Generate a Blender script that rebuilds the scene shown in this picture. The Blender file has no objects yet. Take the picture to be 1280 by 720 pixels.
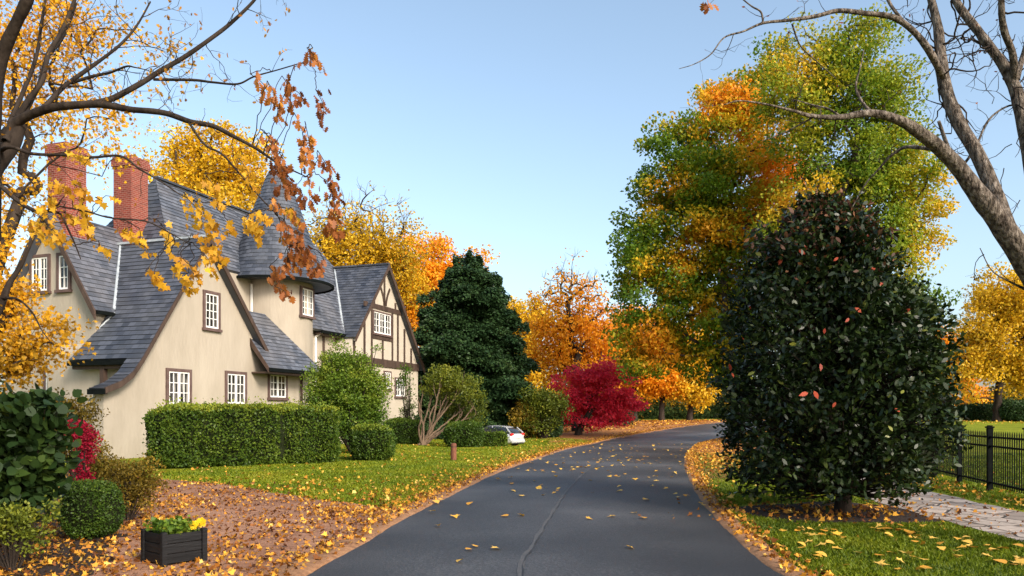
import bpy, bmesh, math, random
import numpy as np
from mathutils import Vector, Matrix, noise as mnoise

R = np.random.default_rng(11)
random.seed(11)
S = bpy.context.scene
COL = S.collection
RAD = math.radians
# camera calibration (pixels of the 1280x720 photograph)
F, CX, HY, H = 960.0, 640.0, 518.0, 1.7

# ------------------------------------------------------------------ terrain
def sstep(a, b, x):
    t = np.clip((x - a) / (b - a), 0, 1)
    return t * t * (3 - 2 * t)

def terrain(x, y):
    x = np.asarray(x, float); y = np.asarray(y, float)
    return 0.95 * sstep(45, 95, y) - 0.30 * np.exp(-((x + 0.6) ** 2 + (y - 47) ** 2) / 18.0)

def gp(px, py):
    """ground point seen at a pixel"""
    Y = F * H / max(py - HY, 1e-3)
    for _ in range(60):
        X = (px - CX) / F * Y
        Yn = F * (H - float(terrain(X, Y))) / max(py - HY, 1e-3)
        Y = Y * .5 + min(Yn, 400) * .5
    X = (px - CX) / F * Y
    return X, Y, float(terrain(X, Y))

def ap(px, py, Y):
    """point at depth Y seen at a pixel"""
    return np.array([(px - CX) / F * Y, Y, H + (HY - py) / F * Y])

# ------------------------------------------------------------------ object helpers
def tag(o, label=None, cat=None, group=None, kind=None):
    if label: o['label'] = label
    if cat: o['category'] = cat
    if group: o['group'] = group
    if kind: o['kind'] = kind
    return o

def empty(name, loc, rz=0.0):
    o = bpy.data.objects.new(name, None); COL.objects.link(o)
    o.empty_display_size = .3
    o.location = loc; o.rotation_euler = (0, 0, rz)
    return o

def thing(name, label, cat, loc=(0, 0, 0), rz=0.0, group=None):
    return tag(empty(name, loc, rz), label, cat, group)

def np_mesh(name, verts, fverts, fsize, mat, parent=None, smooth=False, tint=None, mats=None, midx=None):
    """fast mesh: verts (N,3); fverts flat loop indices; fsize polygon sizes (int or array)"""
    me = bpy.data.meshes.new(name)
    verts = np.ascontiguousarray(verts, np.float32); fverts = np.ascontiguousarray(fverts, np.int32)
    if np.isscalar(fsize):
        nf = len(fverts) // fsize
        ls = np.arange(nf, dtype=np.int32) * fsize
    else:
        fsize = np.asarray(fsize, np.int32); nf = len(fsize)
        ls = np.concatenate([[0], np.cumsum(fsize)[:-1]]).astype(np.int32)
    me.vertices.add(len(verts)); me.vertices.foreach_set('co', verts.ravel())
    me.loops.add(len(fverts)); me.loops.foreach_set('vertex_index', fverts)
    me.polygons.add(nf); me.polygons.foreach_set('loop_start', ls)
    if smooth: me.polygons.foreach_set('use_smooth', np.ones(nf, bool))
    for m in (mats or [mat]): me.materials.append(m)
    if midx is not None: me.polygons.foreach_set('material_index', np.asarray(midx, np.int32))
    me.update(calc_edges=True)
    if tint is not None:
        a = me.attributes.new('tint', 'FLOAT', 'FACE'); a.data.foreach_set('value', np.asarray(tint, np.float32))
    o = bpy.data.objects.new(name, me); COL.objects.link(o)
    if parent: o.parent = parent
    return o

class MB:
    """collects polygons (with optional uv) and links them as ONE mesh object"""
    def __init__(s): s.v = []; s.f = []; s.uv = []
    def face(s, pts, uv=None):
        b = len(s.v); s.v += [tuple(p) for p in pts]; s.f.append(list(range(b, b + len(pts))))
        s.uv.append(uv if uv else None)
    def box(s, a, b):
        x0, y0, z0 = a; x1, y1, z1 = b
        def q(pts, uv): s.face(pts, uv)
        q([(x0,y0,z0),(x1,y0,z0),(x1,y0,z1),(x0,y0,z1)], [(x0,z0),(x1,z0),(x1,z1),(x0,z1)])
        q([(x1,y1,z0),(x0,y1,z0),(x0,y1,z1),(x1,y1,z1)], [(x1,z0),(x0,z0),(x0,z1),(x1,z1)])
        q([(x0,y1,z0),(x0,y0,z0),(x0,y0,z1),(x0,y1,z1)], [(y1,z0),(y0,z0),(y0,z1),(y1,z1)])
        q([(x1,y0,z0),(x1,y1,z0),(x1,y1,z1),(x1,y0,z1)], [(y0,z0),(y1,z0),(y1,z1),(y0,z1)])
        q([(x0,y0,z1),(x1,y0,z1),(x1,y1,z1),(x0,y1,z1)], [(x0,y0),(x1,y0),(x1,y1),(x0,y1)])
        q([(x0,y1,z0),(x1,y1,z0),(x1,y0,z0),(x0,y0,z0)], [(x0,y1),(x1,y1),(x1,y0),(x0,y0)])
    def prism(s, poly, d):
        """planar polygon extruded by vector d"""
        d = Vector(d); P = [Vector(p) for p in poly]; Q = [p + d for p in P]
        s.face(P); s.face(list(reversed(Q)))
        for i in range(len(P)):
            j = (i + 1) % len(P); s.face([P[j], P[i], Q[i], Q[j]])
    def bar(s, a, b, w, h, up=(0, 0, 1)):
        a = Vector(a); b = Vector(b); t = (b - a).normalized(); up = Vector(up)
        r = t.cross(up).normalized(); u = r.cross(t).normalized()
        poly = [a + r * sx * w / 2 + u * sz * h / 2 for sx, sz in ((-1,-1),(1,-1),(1,1),(-1,1))]
        s.prism(poly, b - a)
    def lathe(s, prof, c=(0, 0), n=48, a0=0, a1=2 * math.pi, uvr=None):
        """profile [(r,z)...] turned round a vertical axis"""
        for k in range(len(prof) - 1):
            (r0, z0), (r1, z1) = prof[k], prof[k + 1]
            for i in range(n):
                t0 = a0 + (a1 - a0) * i / n; t1 = a0 + (a1 - a0) * (i + 1) / n
                p = lambda r, t, z: (c[0] + r * math.cos(t), c[1] + r * math.sin(t), z)
                ur = uvr or max(r0, r1)
                if r0 < 1e-4: s.face([p(r0,t0,z0), p(r1,t1,z1), p(r1,t0,z1)], [(t0*ur,z0),(t1*ur,z1),(t0*ur,z1)])
                elif r1 < 1e-4: s.face([p(r0,t0,z0), p(r0,t1,z0), p(r1,t0,z1)], [(t0*ur,z0),(t1*ur,z0),(t0*ur,z1)])
                else: s.face([p(r0,t0,z0), p(r0,t1,z0), p(r1,t1,z1), p(r1,t0,z1)], [(t0*ur,z0),(t1*ur,z0),(t1*ur,z1),(t0*ur,z1)])
    def build(s, name, mat, parent=None, smooth=False, bevel=0.0, fix=True, merge=True):
        me = bpy.data.meshes.new(name)
        me.from_pydata(s.v, [], s.f)
        ul = me.uv_layers.new(name='UVMap')
        i = 0
        for f, uv in zip(s.f, s.uv):
            for k in range(len(f)):
                if uv: ul.data[i].uv = uv[k]
                i += 1
        bm = bmesh.new(); bm.from_mesh(me)
        if merge: bmesh.ops.remove_doubles(bm, verts=bm.verts, dist=1e-5)
        if fix: bmesh.ops.recalc_face_normals(bm, faces=bm.faces)
        if bevel > 0:
            bmesh.ops.bevel(bm, geom=[e for e in bm.edges if len(e.link_faces) == 2 and e.calc_face_angle(0) > .5],
                            offset=bevel, segments=2, affect='EDGES', clamp_overlap=True)
        bm.to_mesh(me); bm.free()
        if smooth:
            for p in me.polygons: p.use_smooth = True
        me.materials.append(mat)
        o = bpy.data.objects.new(name, me); COL.objects.link(o)
        if parent: o.parent = parent
        return o

# ------------------------------------------------------------------ tubes
class Tubes:
    def __init__(s): s.V = []; s.Fq = []; s.n = 0
    def add(s, pts, rad, k=6):
        P = np.asarray(pts, float); m = len(P)
        if m < 2: return
        rad = np.broadcast_to(np.asarray(rad, float), (m,))
        T = np.gradient(P, axis=0); T /= (np.linalg.norm(T, axis=1, keepdims=True) + 1e-9)
        ref = np.array([0, 0, 1.]) if abs(T[0, 2]) < .9 else np.array([1., 0, 0])
        N = np.empty_like(P); n = np.cross(T[0], ref); n /= np.linalg.norm(n)
        for i in range(m):
            n = n - T[i] * n.dot(T[i]); l = np.linalg.norm(n)
            n = n / l if l > 1e-6 else np.cross(T[i], ref)
            N[i] = n
        B = np.cross(T, N)
        a = np.arange(k) * 2 * math.pi / k
        ring = P[:, None] + rad[:, None, None] * (np.cos(a)[None, :, None] * N[:, None] + np.sin(a)[None, :, None] * B[:, None])
        s.V.append(ring.reshape(-1, 3))
        i = np.arange(m - 1)[:, None] * k; j = np.arange(k)[None]; j2 = (j + 1) % k
        q = np.stack([i + j, i + j2, i + k + j2, i + k + j], -1).reshape(-1) + s.n
        s.Fq.append(q); s.n += m * k
    def build(s, name, mat, parent=None):
        return np_mesh(name, np.concatenate(s.V), np.concatenate(s.Fq), 4, mat, parent, smooth=True)

# ------------------------------------------------------------------ leaves
SH_RHOMB = np.array([(0, 0), (.55, .34), (1, 0), (.55, -.34)])
SH_OVAL = np.array([(0, 0), (.3, .2), (.65, .22), (1, 0), (.65, -.22), (.3, -.2)])
SH_ROUND = np.array([(0, 0), (.05, .35), (.35, .5), (.7, .36), (1, 0), (.7, -.36), (.35, -.5), (.05, -.35)])
SH_MAPLE = np.array([(0, 0), (.12, .1), (.02, .42), (.3, .3), (.48, .52), (.58, .22), (1, 0), (.58, -.22), (.48, -.52), (.3, -.3), (.02, -.42), (.12, -.1)])
SH_OAK = np.array([(0, 0), (.2, .08), (.28, .3), (.4, .12), (.52, .36), (.64, .13), (.78, .26), (1, 0), (.78, -.26), (.64, -.13), (.52, -.36), (.4, -.12), (.28, -.3), (.2, -.08)])

def unit(a): return a / (np.linalg.norm(a, axis=-1, keepdims=True) + 1e-9)

def leaves(name, P, size, mat, parent=None, tint=None, shape=SH_RHOMB, axis=None, axw=.6, fold=.25, normal=None, nw=.6, rng=R):
    """N separate leaf faces; axis = preferred leaf direction, normal = preferred facing"""
    P = np.asarray(P, float); N = len(P)
    size = np.broadcast_to(np.asarray(size, float), (N,)) * rng.uniform(.7, 1.25, N)
    t = unit(rng.normal(size=(N, 3)))
    if axis is not None: t = unit(t * (1 - axw) + np.asarray(axis) * axw)
    n = unit(rng.normal(size=(N, 3)))
    if normal is not None: n = unit(n * (1 - nw) + np.asarray(normal) * nw)
    b = unit(np.cross(n, t)); n = np.cross(t, b)
    k = len(shape)
    fo = rng.uniform(.2, 1, N) * fold
    cx = shape[:, 0]; cy = shape[:, 1]
    V = (P[:, None] + size[:, None, None] * ((cx[None, :, None] - .3) * t[:, None] + cy[None, :, None] * b[:, None]
         + (np.abs(cy)[None, :, None] * fo[:, None, None] - (cx ** 2)[None, :, None] * (fo * .5)[:, None, None]) * n[:, None]))
    return np_mesh(name, V.reshape(-1, 3), np.arange(N * k), k, mat, parent, tint=tint)

# ------------------------------------------------------------------ materials
def newmat(name):
    m = bpy.data.materials.new(name); m.use_nodes = True
    nt = m.node_tree; nt.nodes.clear()
    out = nt.nodes.new('ShaderNodeOutputMaterial')
    return m, nt, out

def nd(nt, t, **kw):
    n = nt.nodes.new(t)
    for k, v in kw.items():
        if k.startswith('i_'):
            key = k[2:]
            n.inputs[int(key) if key.isdigit() else key.replace('_', ' ')].default_value = v
        else: setattr(n, k, v)
    return n

def ramp(nt, stops, interp='LINEAR'):
    r = nt.nodes.new('ShaderNodeValToRGB'); cr = r.color_ramp; cr.interpolation = interp
    while len(cr.elements) < len(stops): cr.elements.new(.5)
    for e, (p, c) in zip(cr.elements, stops): e.position = p; e.color = (*c, 1)
    return r

def leafmat(name, stops, trans=.35, rough=.5, spec=.25, rnd=.25, nscale=.8, nw=.3):
    """leaf colour: per-leaf tint + random per leaf + patches, through a ramp; thin translucent blade"""
    m, nt, out = newmat(name); L = nt.links.new
    at = nd(nt, 'ShaderNodeAttribute', attribute_name='tint')
    ge = nd(nt, 'ShaderNodeNewGeometry')
    r1 = nd(nt, 'ShaderNodeMath', operation='MULTIPLY_ADD'); r1.inputs[1].default_value = rnd; r1.inputs[2].default_value = -rnd / 2
    L(ge.outputs['Random Per Island'], r1.inputs[0])
    tc = nd(nt, 'ShaderNodeTexCoord')
    no = nd(nt, 'ShaderNodeTexNoise', i_Scale=nscale, i_Detail=2.0)
    L(tc.outputs['Object'], no.inputs['Vector'])
    r2 = nd(nt, 'ShaderNodeMath', operation='MULTIPLY_ADD'); r2.inputs[1].default_value = nw * 2; r2.inputs[2].default_value = -nw
    L(no.outputs['Fac'], r2.inputs[0])
    a1 = nd(nt, 'ShaderNodeMath', operation='ADD'); L(at.outputs['Fac'], a1.inputs[0]); L(r1.outputs[0], a1.inputs[1])
    a2 = nd(nt, 'ShaderNodeMath', operation='ADD'); L(a1.outputs[0], a2.inputs[0]); L(r2.outputs[0], a2.inputs[1])
    cr = ramp(nt, stops); L(a2.outputs[0], cr.inputs[0])
    p = nd(nt, 'ShaderNodeBsdfPrincipled', i_Roughness=rough); p.inputs['Specular IOR Level'].default_value = spec
    L(cr.outputs[0], p.inputs['Base Color'])
    tr = nd(nt, 'ShaderNodeBsdfTranslucent'); L(cr.outputs[0], tr.inputs['Color'])
    mx = nd(nt, 'ShaderNodeMixShader'); mx.inputs[0].default_value = trans
    L(p.outputs[0], mx.inputs[1]); L(tr.outputs[0], mx.inputs[2]); L(mx.outputs[0], out.inputs[0])
    return m

def surfmat(name, stops, scale=3.0, detail=6.0, rough=.8, spec=.3, bump=.2, bscale=None, dist=.02, vec='Object', stretch=None, metal=0.0,
            big=None, coat=0.0):
    """noise-coloured surface with bump; big=(scale, weight) adds broad patches"""
    m, nt, out = newmat(name); L = nt.links.new
    tc = nd(nt, 'ShaderNodeTexCoord'); src = tc.outputs[vec]
    if stretch:
        mp = nd(nt, 'ShaderNodeMapping'); mp.inputs['Scale'].default_value = stretch; L(src, mp.inputs[0]); src = mp.outputs[0]
    no = nd(nt, 'ShaderNodeTexNoise', i_Scale=scale, i_Detail=detail); no.inputs['Roughness'].default_value = .62
    L(src, no.inputs['Vector'])
    fac = no.outputs['Fac']
    if big:
        n2 = nd(nt, 'ShaderNodeTexNoise', i_Scale=big[0], i_Detail=3.0); L(src, n2.inputs['Vector'])
        mm = nd(nt, 'ShaderNodeMix', data_type='FLOAT'); mm.inputs[0].default_value = big[1]
        L(fac, mm.inputs[2]); L(n2.outputs['Fac'], mm.inputs[3]); fac = mm.outputs[0]
    cr = ramp(nt, stops); L(fac, cr.inputs[0])
    p = nd(nt, 'ShaderNodeBsdfPrincipled', i_Roughness=rough, i_Metallic=metal); p.inputs['Specular IOR Level'].default_value = spec
    p.inputs['Coat Weight'].default_value = coat
    L(cr.outputs[0], p.inputs['Base Color'])
    if bump:
        nb = nd(nt, 'ShaderNodeTexNoise', i_Scale=bscale or scale * 4, i_Detail=6.0); L(src, nb.inputs['Vector'])
        bp = nd(nt, 'ShaderNodeBump', i_Strength=bump, i_Distance=dist); L(nb.outputs['Fac'], bp.inputs['Height']); L(bp.outputs[0], p.inputs['Normal'])
    L(p.outputs[0], out.inputs[0])
    return m

def brickmat(name, c1, c2, mortar, bw, rh, ms, rough=.7, bump=.4, dist=.01, vec='UV', nmix=.35, ncol=(.1, .1, .1), nscale=1.2, offset=.5, spec=.3, bias=0.0):
    m, nt, out = newmat(name); L = nt.links.new
    tc = nd(nt, 'ShaderNodeTexCoord')
    br = nd(nt, 'ShaderNodeTexBrick'); br.offset = offset
    for k, v in (('Color1', (*c1, 1)), ('Color2', (*c2, 1)), ('Mortar', (*mortar, 1)), ('Scale', 1.0), ('Mortar Size', ms), ('Brick Width', bw), ('Row Height', rh), ('Bias', bias), ('Mortar Smooth', .1)):
        br.inputs[k].default_value = v
    L(tc.outputs[vec], br.inputs['Vector'])
    no = nd(nt, 'ShaderNodeTexNoise', i_Scale=nscale, i_Detail=5.0); L(tc.outputs['Object'], no.inputs['Vector'])
    rr = ramp(nt, [(.38, (0, 0, 0)), (.7, (1, 1, 1))]); L(no.outputs['Fac'], rr.inputs[0])
    mu = nd(nt, 'ShaderNodeMath', operation='MULTIPLY'); mu.inputs[1].default_value = nmix; L(rr.outputs[0], mu.inputs[0])
    mx = nd(nt, 'ShaderNodeMix', data_type='RGBA'); L(mu.outputs[0], mx.inputs[0]); L(br.outputs['Color'], mx.inputs[6]); mx.inputs[7].default_value = (*ncol, 1)
    p = nd(nt, 'ShaderNodeBsdfPrincipled', i_Roughness=rough); p.inputs['Specular IOR Level'].default_value = spec
    L(mx.outputs[2], p.inputs['Base Color'])
    nf = nd(nt, 'ShaderNodeTexNoise', i_Scale=30.0, i_Detail=3.0); L(tc.outputs['Object'], nf.inputs['Vector'])
    hh = nd(nt, 'ShaderNodeMath', operation='MULTIPLY_ADD'); hh.inputs[1].default_value = -1.0; L(br.outputs['Fac'], hh.inputs[0])
    h2 = nd(nt, 'ShaderNodeMath', operation='MULTIPLY'); h2.inputs[1].default_value = .4; L(nf.outputs['Fac'], h2.inputs[0]); L(h2.outputs[0], hh.inputs[2])
    bp = nd(nt, 'ShaderNodeBump', i_Strength=bump, i_Distance=dist); L(hh.outputs[0], bp.inputs['Height']); L(bp.outputs[0], p.inputs['Normal'])
    L(p.outputs[0], out.inputs[0])
    return m

def plain(name, c, rough=.5, spec=.4, metal=0.0, coat=0.0):
    m, nt, out = newmat(name)
    p = nd(nt, 'ShaderNodeBsdfPrincipled', i_Roughness=rough, i_Metallic=metal); p.inputs['Base Color'].default_value = (*c, 1)
    p.inputs['Specular IOR Level'].default_value = spec; p.inputs['Coat Weight'].default_value = coat
    nt.links.new(p.outputs[0], out.inputs[0])
    return m

M = {}
M['stucco'] = surfmat('stucco', [(.20, (.19, .163, .128)), (.40, (.305, .266, .212)), (.55, (.35, .306, .247)), (.75, (.40, .352, .287))], scale=1.6, detail=9, rough=.92, spec=.12, bump=.6, bscale=9, dist=.03, stretch=(1, 1, .30), big=(.30, .45))
M['infill'] = surfmat('infill', [(.3, (.38, .335, .27)), (.7, (.45, .40, .33))], scale=1.5, rough=.9, spec=.15, bump=.2, bscale=18)
M['timber'] = surfmat('timber', [(.3, (.035, .022, .016)), (.7, (.075, .048, .036))], scale=4, rough=.7, bump=.3, stretch=(1, 1, .2))
M['timber_red'] = surfmat('timber_red', [(.3, (.075, .045, .04)), (.7, (.13, .085, .075))], scale=4, rough=.7, bump=.3)
M['slate'] = brickmat('slate', (.036, .044, .060), (.120, .132, .162), (.012, .014, .018), .34, .24, .008, rough=.5, bump=.5, dist=.012, nmix=.4, ncol=(.16, .15, .15), nscale=.9, spec=.5)
M['slate_dark_shaded'] = brickmat('slate_dark_shaded', (.024, .030, .044), (.075, .085, .110), (.01, .012, .015), .34, .24, .008, rough=.5, bump=.5, dist=.012, nmix=.3, ncol=(.10, .10, .10), nscale=.9, spec=.5)  # darker slate copy; shade of slopes turned from the sun put into its colour
M['brick'] = brickmat('brick', (.14, .024, .016), (.25, .046, .029), (.29, .18, .14), .24, .09, .010, rough=.85, bump=.5, dist=.01, nmix=.3, ncol=(.13, .035, .025), nscale=2.0)
M['lead'] = surfmat('lead', [(.3, (.22, .25, .28)), (.7, (.38, .42, .45))], scale=3, rough=.5, bump=.1)
M['white'] = surfmat('white_paint', [(.3, (.70, .69, .66)), (.7, (.80, .79, .76))], scale=5, rough=.5, bump=.05)
M['iron'] = surfmat('iron', [(.3, (.002, .003, .0028)), (.7, (.006, .008, .0075))], scale=8, spec=.08, rough=.8, bump=.1)

def glassmat():
    m, nt, out = newmat('window_glass'); L = nt.links.new
    tc = nd(nt, 'ShaderNodeTexCoord')
    mp = nd(nt, 'ShaderNodeMapping'); mp.inputs['Scale'].default_value = (5, 5, .7); L(tc.outputs['Object'], mp.inputs[0])
    no = nd(nt, 'ShaderNodeTexNoise', i_Scale=1.1, i_Detail=3.0); L(mp.outputs[0], no.inputs['Vector'])
    cr = ramp(nt, [(.42, (.010, .011, .013)), (.52, (.06, .058, .054)), (.62, (.20, .19, .17))]); L(no.outputs['Fac'], cr.inputs[0])
    p = nd(nt, 'ShaderNodeBsdfPrincipled', i_Roughness=.06); p.inputs['Specular IOR Level'].default_value = .6
    L(cr.outputs[0], p.inputs['Base Color'])
    bp = nd(nt, 'ShaderNodeBump', i_Strength=.05, i_Distance=.02); L(no.outputs['Fac'], bp.inputs['Height']); L(bp.outputs[0], p.inputs['Normal'])
    L(p.outputs[0], out.inputs[0]); return m
M['glass'] = glassmat()
M['bark'] = surfmat('bark', [(.3, (.035, .026, .020)), (.55, (.085, .066, .052)), (.75, (.15, .125, .10))], scale=9, rough=.95, spec=.1, bump=.9, bscale=26, dist=.03, stretch=(1, 1, .28))
M['bark_dark'] = surfmat('bark_dark', [(.3, (.015, .011, .009)), (.7, (.05, .038, .03))], scale=7, rough=.95, spec=.1, bump=.8, bscale=22, dist=.02, stretch=(1, 1, .3))
M['bark_grey'] = surfmat('bark_grey', [(.36, (.025, .019, .015)), (.5, (.10, .080, .064)), (.64, (.22, .185, .155))], scale=22, detail=8, rough=.95, spec=.1, bump=1.0, bscale=30, dist=.06, stretch=(1, 1, .4))
M['bark_tan'] = surfmat('bark_tan', [(.3, (.07, .045, .028)), (.7, (.19, .13, .085))], scale=7, rough=.9, bump=.6, stretch=(1, 1, .3))
# ================================================================== GROUND
M['lawn'] = surfmat('lawn', [(.25, (.075, .10, .006)), (.45, (.16, .19, .010)), (.62, (.24, .25, .015)), (.8, (.32, .27, .025))], scale=26, detail=8, rough=.95, spec=.1, bump=.8, bscale=70, dist=.04, big=(.35, .45))
M['asphalt'] = surfmat('asphalt', [(.38, (.009, .0095, .0115)), (.5, (.030, .0305, .033)), (.60, (.080, .080, .083))], scale=38, detail=9, rough=.55, spec=.5, bump=.7, bscale=90, dist=.012, big=(.22, .5))
M['seam'] = surfmat('seam', [(.3, (.04, .04, .042)), (.7, (.085, .084, .086))], scale=30, rough=.7, spec=.4, bump=.4, bscale=120, dist=.006)
M['tar'] = surfmat('tar', [(.3, (.010, .010, .011)), (.7, (.02, .02, .022))], scale=30, rough=.55, spec=.4, bump=.2)
M['kerb'] = surfmat('kerb', [(.25, (.12, .055, .025)), (.5, (.25, .125, .06)), (.75, (.36, .20, .10))], scale=11, detail=8, rough=.9, bump=.7, bscale=40, dist=.02, big=(1.2, .3))
M['drive'] = surfmat('drive', [(.25, (.11, .046, .022)), (.45, (.24, .112, .058)), (.6, (.37, .195, .115)), (.78, (.47, .295, .20))], scale=9, detail=10, rough=.75, spec=.35, bump=.8, bscale=36, dist=.03, big=(.55, .5))
M['mulch'] = surfmat('mulch', [(.3, (.010, .006, .004)), (.6, (.035, .019, .012)), (.8, (.075, .04, .024))], scale=18, detail=8, rough=.95, bump=1.0, bscale=50, dist=.04)
M['leafcarpet'] = surfmat('leafcarpet', [(.28, (.10, .045, .015)), (.5, (.30, .12, .03)), (.7, (.50, .22, .05))], scale=7, detail=9, rough=.95, bump=.6, bscale=20, dist=.05, big=(.3, .4))

def stonemat():
    m, nt, out = newmat('flagstone'); L = nt.links.new
    tc = nd(nt, 'ShaderNodeTexCoord')
    nw = nd(nt, 'ShaderNodeTexNoise', i_Scale=1.3, i_Detail=2.0); L(tc.outputs['Object'], nw.inputs['Vector'])
    mxv = nd(nt, 'ShaderNodeMix', data_type='VECTOR'); mxv.inputs[0].default_value = .12; L(tc.outputs['Object'], mxv.inputs[4]); L(nw.outputs['Color'], mxv.inputs[5])
    v = nd(nt, 'ShaderNodeTexVoronoi', feature='DISTANCE_TO_EDGE', i_Scale=2.1); L(mxv.outputs[1], v.inputs['Vector'])
    v2 = nd(nt, 'ShaderNodeTexVoronoi', feature='F1', i_Scale=2.1); L(mxv.outputs[1], v2.inputs['Vector'])
    cs = ramp(nt, [(.2, (.25, .20, .165)), (.5, (.36, .30, .255)), (.9, (.45, .37, .31))]); L(v2.outputs['Color'], cs.inputs[0])
    no = nd(nt, 'ShaderNodeTexNoise', i_Scale=9.0, i_Detail=8.0); L(tc.outputs['Object'], no.inputs['Vector'])
    mu = nd(nt, 'ShaderNodeMix', data_type='RGBA', blend_type='MULTIPLY'); mu.inputs[0].default_value = .7
    cn = ramp(nt, [(.3, (.5, .48, .46)), (.65, (1, 1, 1))]); L(no.outputs['Fac'], cn.inputs[0])
    L(cs.outputs[0], mu.inputs[6]); L(cn.outputs[0], mu.inputs[7])
    ed = ramp(nt, [(.015, (0, 0, 0)), (.05, (1, 1, 1))]); L(v.outputs['Distance'], ed.inputs[0])
    mj = nd(nt, 'ShaderNodeMix', data_type='RGBA'); L(ed.outputs[0], mj.inputs[0]); mj.inputs[6].default_value = (.06, .04, .025, 1); L(mu.outputs[2], mj.inputs[7])
    p = nd(nt, 'ShaderNodeBsdfPrincipled', i_Roughness=.8); L(mj.outputs[2], p.inputs['Base Color'])
    ad = nd(nt, 'ShaderNodeMath', operation='MULTIPLY_ADD'); ad.inputs[1].default_value = .25; L(no.outputs['Fac'], ad.inputs[0]); L(ed.outputs[0], ad.inputs[2])
    bp = nd(nt, 'ShaderNodeBump', i_Strength=.7, i_Distance=.03); L(ad.outputs[0], bp.inputs['Height']); L(bp.outputs[0], p.inputs['Normal'])
    L(p.outputs[0], out.inputs[0]); return m
M['flagstone'] = stonemat()

def grid_sheet(name, xs, ys, mat, dz=0.0):
    X, Y = np.meshgrid(xs, ys); Z = terrain(X, Y) + dz
    V = np.stack([X, Y, Z], -1).reshape(-1, 3); nx = len(xs); ny = len(ys)
    i = (np.arange(ny - 1)[:, None] * nx + np.arange(nx - 1)[None]).ravel()
    q = np.stack([i, i + 1, i + 1 + nx, i + nx], -1).ravel()
    return np_mesh(name, V, q, 4, mat, smooth=True)

xs = np.unique(np.concatenate([np.linspace(-700, -60, 18), np.linspace(-60, 60, 121), np.linspace(60, 700, 18)]))
ys = np.unique(np.concatenate([np.linspace(-60, 0, 13), np.linspace(0, 130, 131), np.linspace(130, 900, 24)]))
tag(grid_sheet('lawn', xs, ys, M['lawn']), kind='structure')

# --- road edges traced on the ground, smoothed with Catmull-Rom
def catmull(P, n=10):
    P = np.asarray(P, float); Q = np.vstack([2 * P[0] - P[1], P, 2 * P[-1] - P[-2]]); o = []
    for i in range(1, len(Q) - 2):
        for t in np.linspace(0, 1, n, endpoint=False):
            a, b, c, d = Q[i - 1], Q[i], Q[i + 1], Q[i + 2]
            o.append(.5 * (2 * b + (c - a) * t + (2 * a - 5 * b + 4 * c - d) * t ** 2 + (3 * b - a - 3 * c + d) * t ** 3))
    o.append(P[-1]); return np.array(o)

def resample(P, n):
    P = np.asarray(P); d = np.concatenate([[0], np.cumsum(np.linalg.norm(np.diff(P, axis=0), axis=1))])
    s = np.linspace(0, d[-1], n)
    return np.stack([np.interp(s, d, P[:, k]) for k in range(P.shape[1])], -1)

LE_px = [(385, 717), (447, 683), (500, 651), (560, 621), (620, 592), (665, 576), (712, 561), (765, 549)]
RE_px = [(977, 717), (940, 690), (905, 656), (880, 628), (864, 600), (857, 580), (862, 563)]
LE = [gp(*p)[:2] for p in LE_px]; RE = [gp(*p)[:2] for p in RE_px]
LE = [(-1.0, 3.4), (-1.9, 5.8)][:0] + [(-2.6, 1.0), (-2.45, 5.0)] + LE + [(13.5, 67), (22, 82), (33, 96), (46, 112), (70, 150)]
RE = [(3.05, 1.0), (3.0, 5.0)] + RE + [(12.2, 48), (19.5, 62), (29, 76), (40, 90), (53, 106), (77, 145)]
NR = 160
LEs = catmull(LE, 14); REs = catmull(RE, 14)
LEs = resample(LEs, NR); REs = resample(REs, NR)

def ribbon(name, A, B, mat, dz, nc=6, jit=0.0, crown=0.0):
    """strip between two ground polylines"""
    n = len(A); V = []
    for j in range(nc + 1):
        t = j / nc; P = A * (1 - t) + B * t
        V.append(np.column_stack([P, terrain(P[:, 0], P[:, 1]) + dz + crown * 4 * t * (1 - t)]))
    V = np.stack(V, 1).reshape(-1, 3)
    i = (np.arange(n - 1)[:, None] * (nc + 1) + np.arange(nc)[None]).ravel()
    q = np.stack([i, i + 1, i + nc + 2, i + nc + 1], -1).ravel()
    return np_mesh(name, V, q, 4, mat, smooth=True)

tag(ribbon('road', LEs, REs, M['asphalt'], .016, 8, crown=.03), kind='structure')

def normals2(P):
    T = np.gradient(P, axis=0); T /= np.linalg.norm(T, axis=1, keepdims=True) + 1e-9
    return np.stack([T[:, 1], -T[:, 0]], -1)       # to the right of travel

def wob(n, amp, f, seed=0):
    s = np.linspace(0, 1, n); r = np.random.default_rng(seed); o = 0
    for k in range(1, 6): o = o + np.sin(2 * math.pi * (f * k * s + r.random())) / k
    return amp * o

def edging(name, E, side, w0, w1, h, seed):
    """low earth-and-brick edging strip beside the road, with a real raised section"""
    E = resample(E, 500); N = normals2(E) * side; n = len(E)
    prof = [(-.06, .012), (-.03, h * .6), (.03, h), (w0 * .5, h * .95), (w0 * .85, h * .7), (w1, .006)]
    V = []
    for k, (d, z) in enumerate(prof):
        dd = d + wob(n, .012 + .018 * (k > 2), 60, seed + k)
        P = E + N * dd[:, None]
        V.append(np.column_stack([P, terrain(P[:, 0], P[:, 1]) + z + (wob(n, .006, 90, seed + 20 + k) if 0 < k < 5 else 0)]))
    m = len(prof); V = np.stack(V, 1).reshape(-1, 3)
    i = (np.arange(n - 1)[:, None] * m + np.arange(m - 1)[None]).ravel()
    q = np.stack([i, i + 1, i + m + 1, i + m], -1).ravel()
    return tag(np_mesh(name, V, q, 4, M['kerb'], smooth=True), kind='structure')
edging('kerb', LEs, -1, .30, .42, .05, 1)
edging('kerb', REs, 1, .20, .30, .045, 9)

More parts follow.
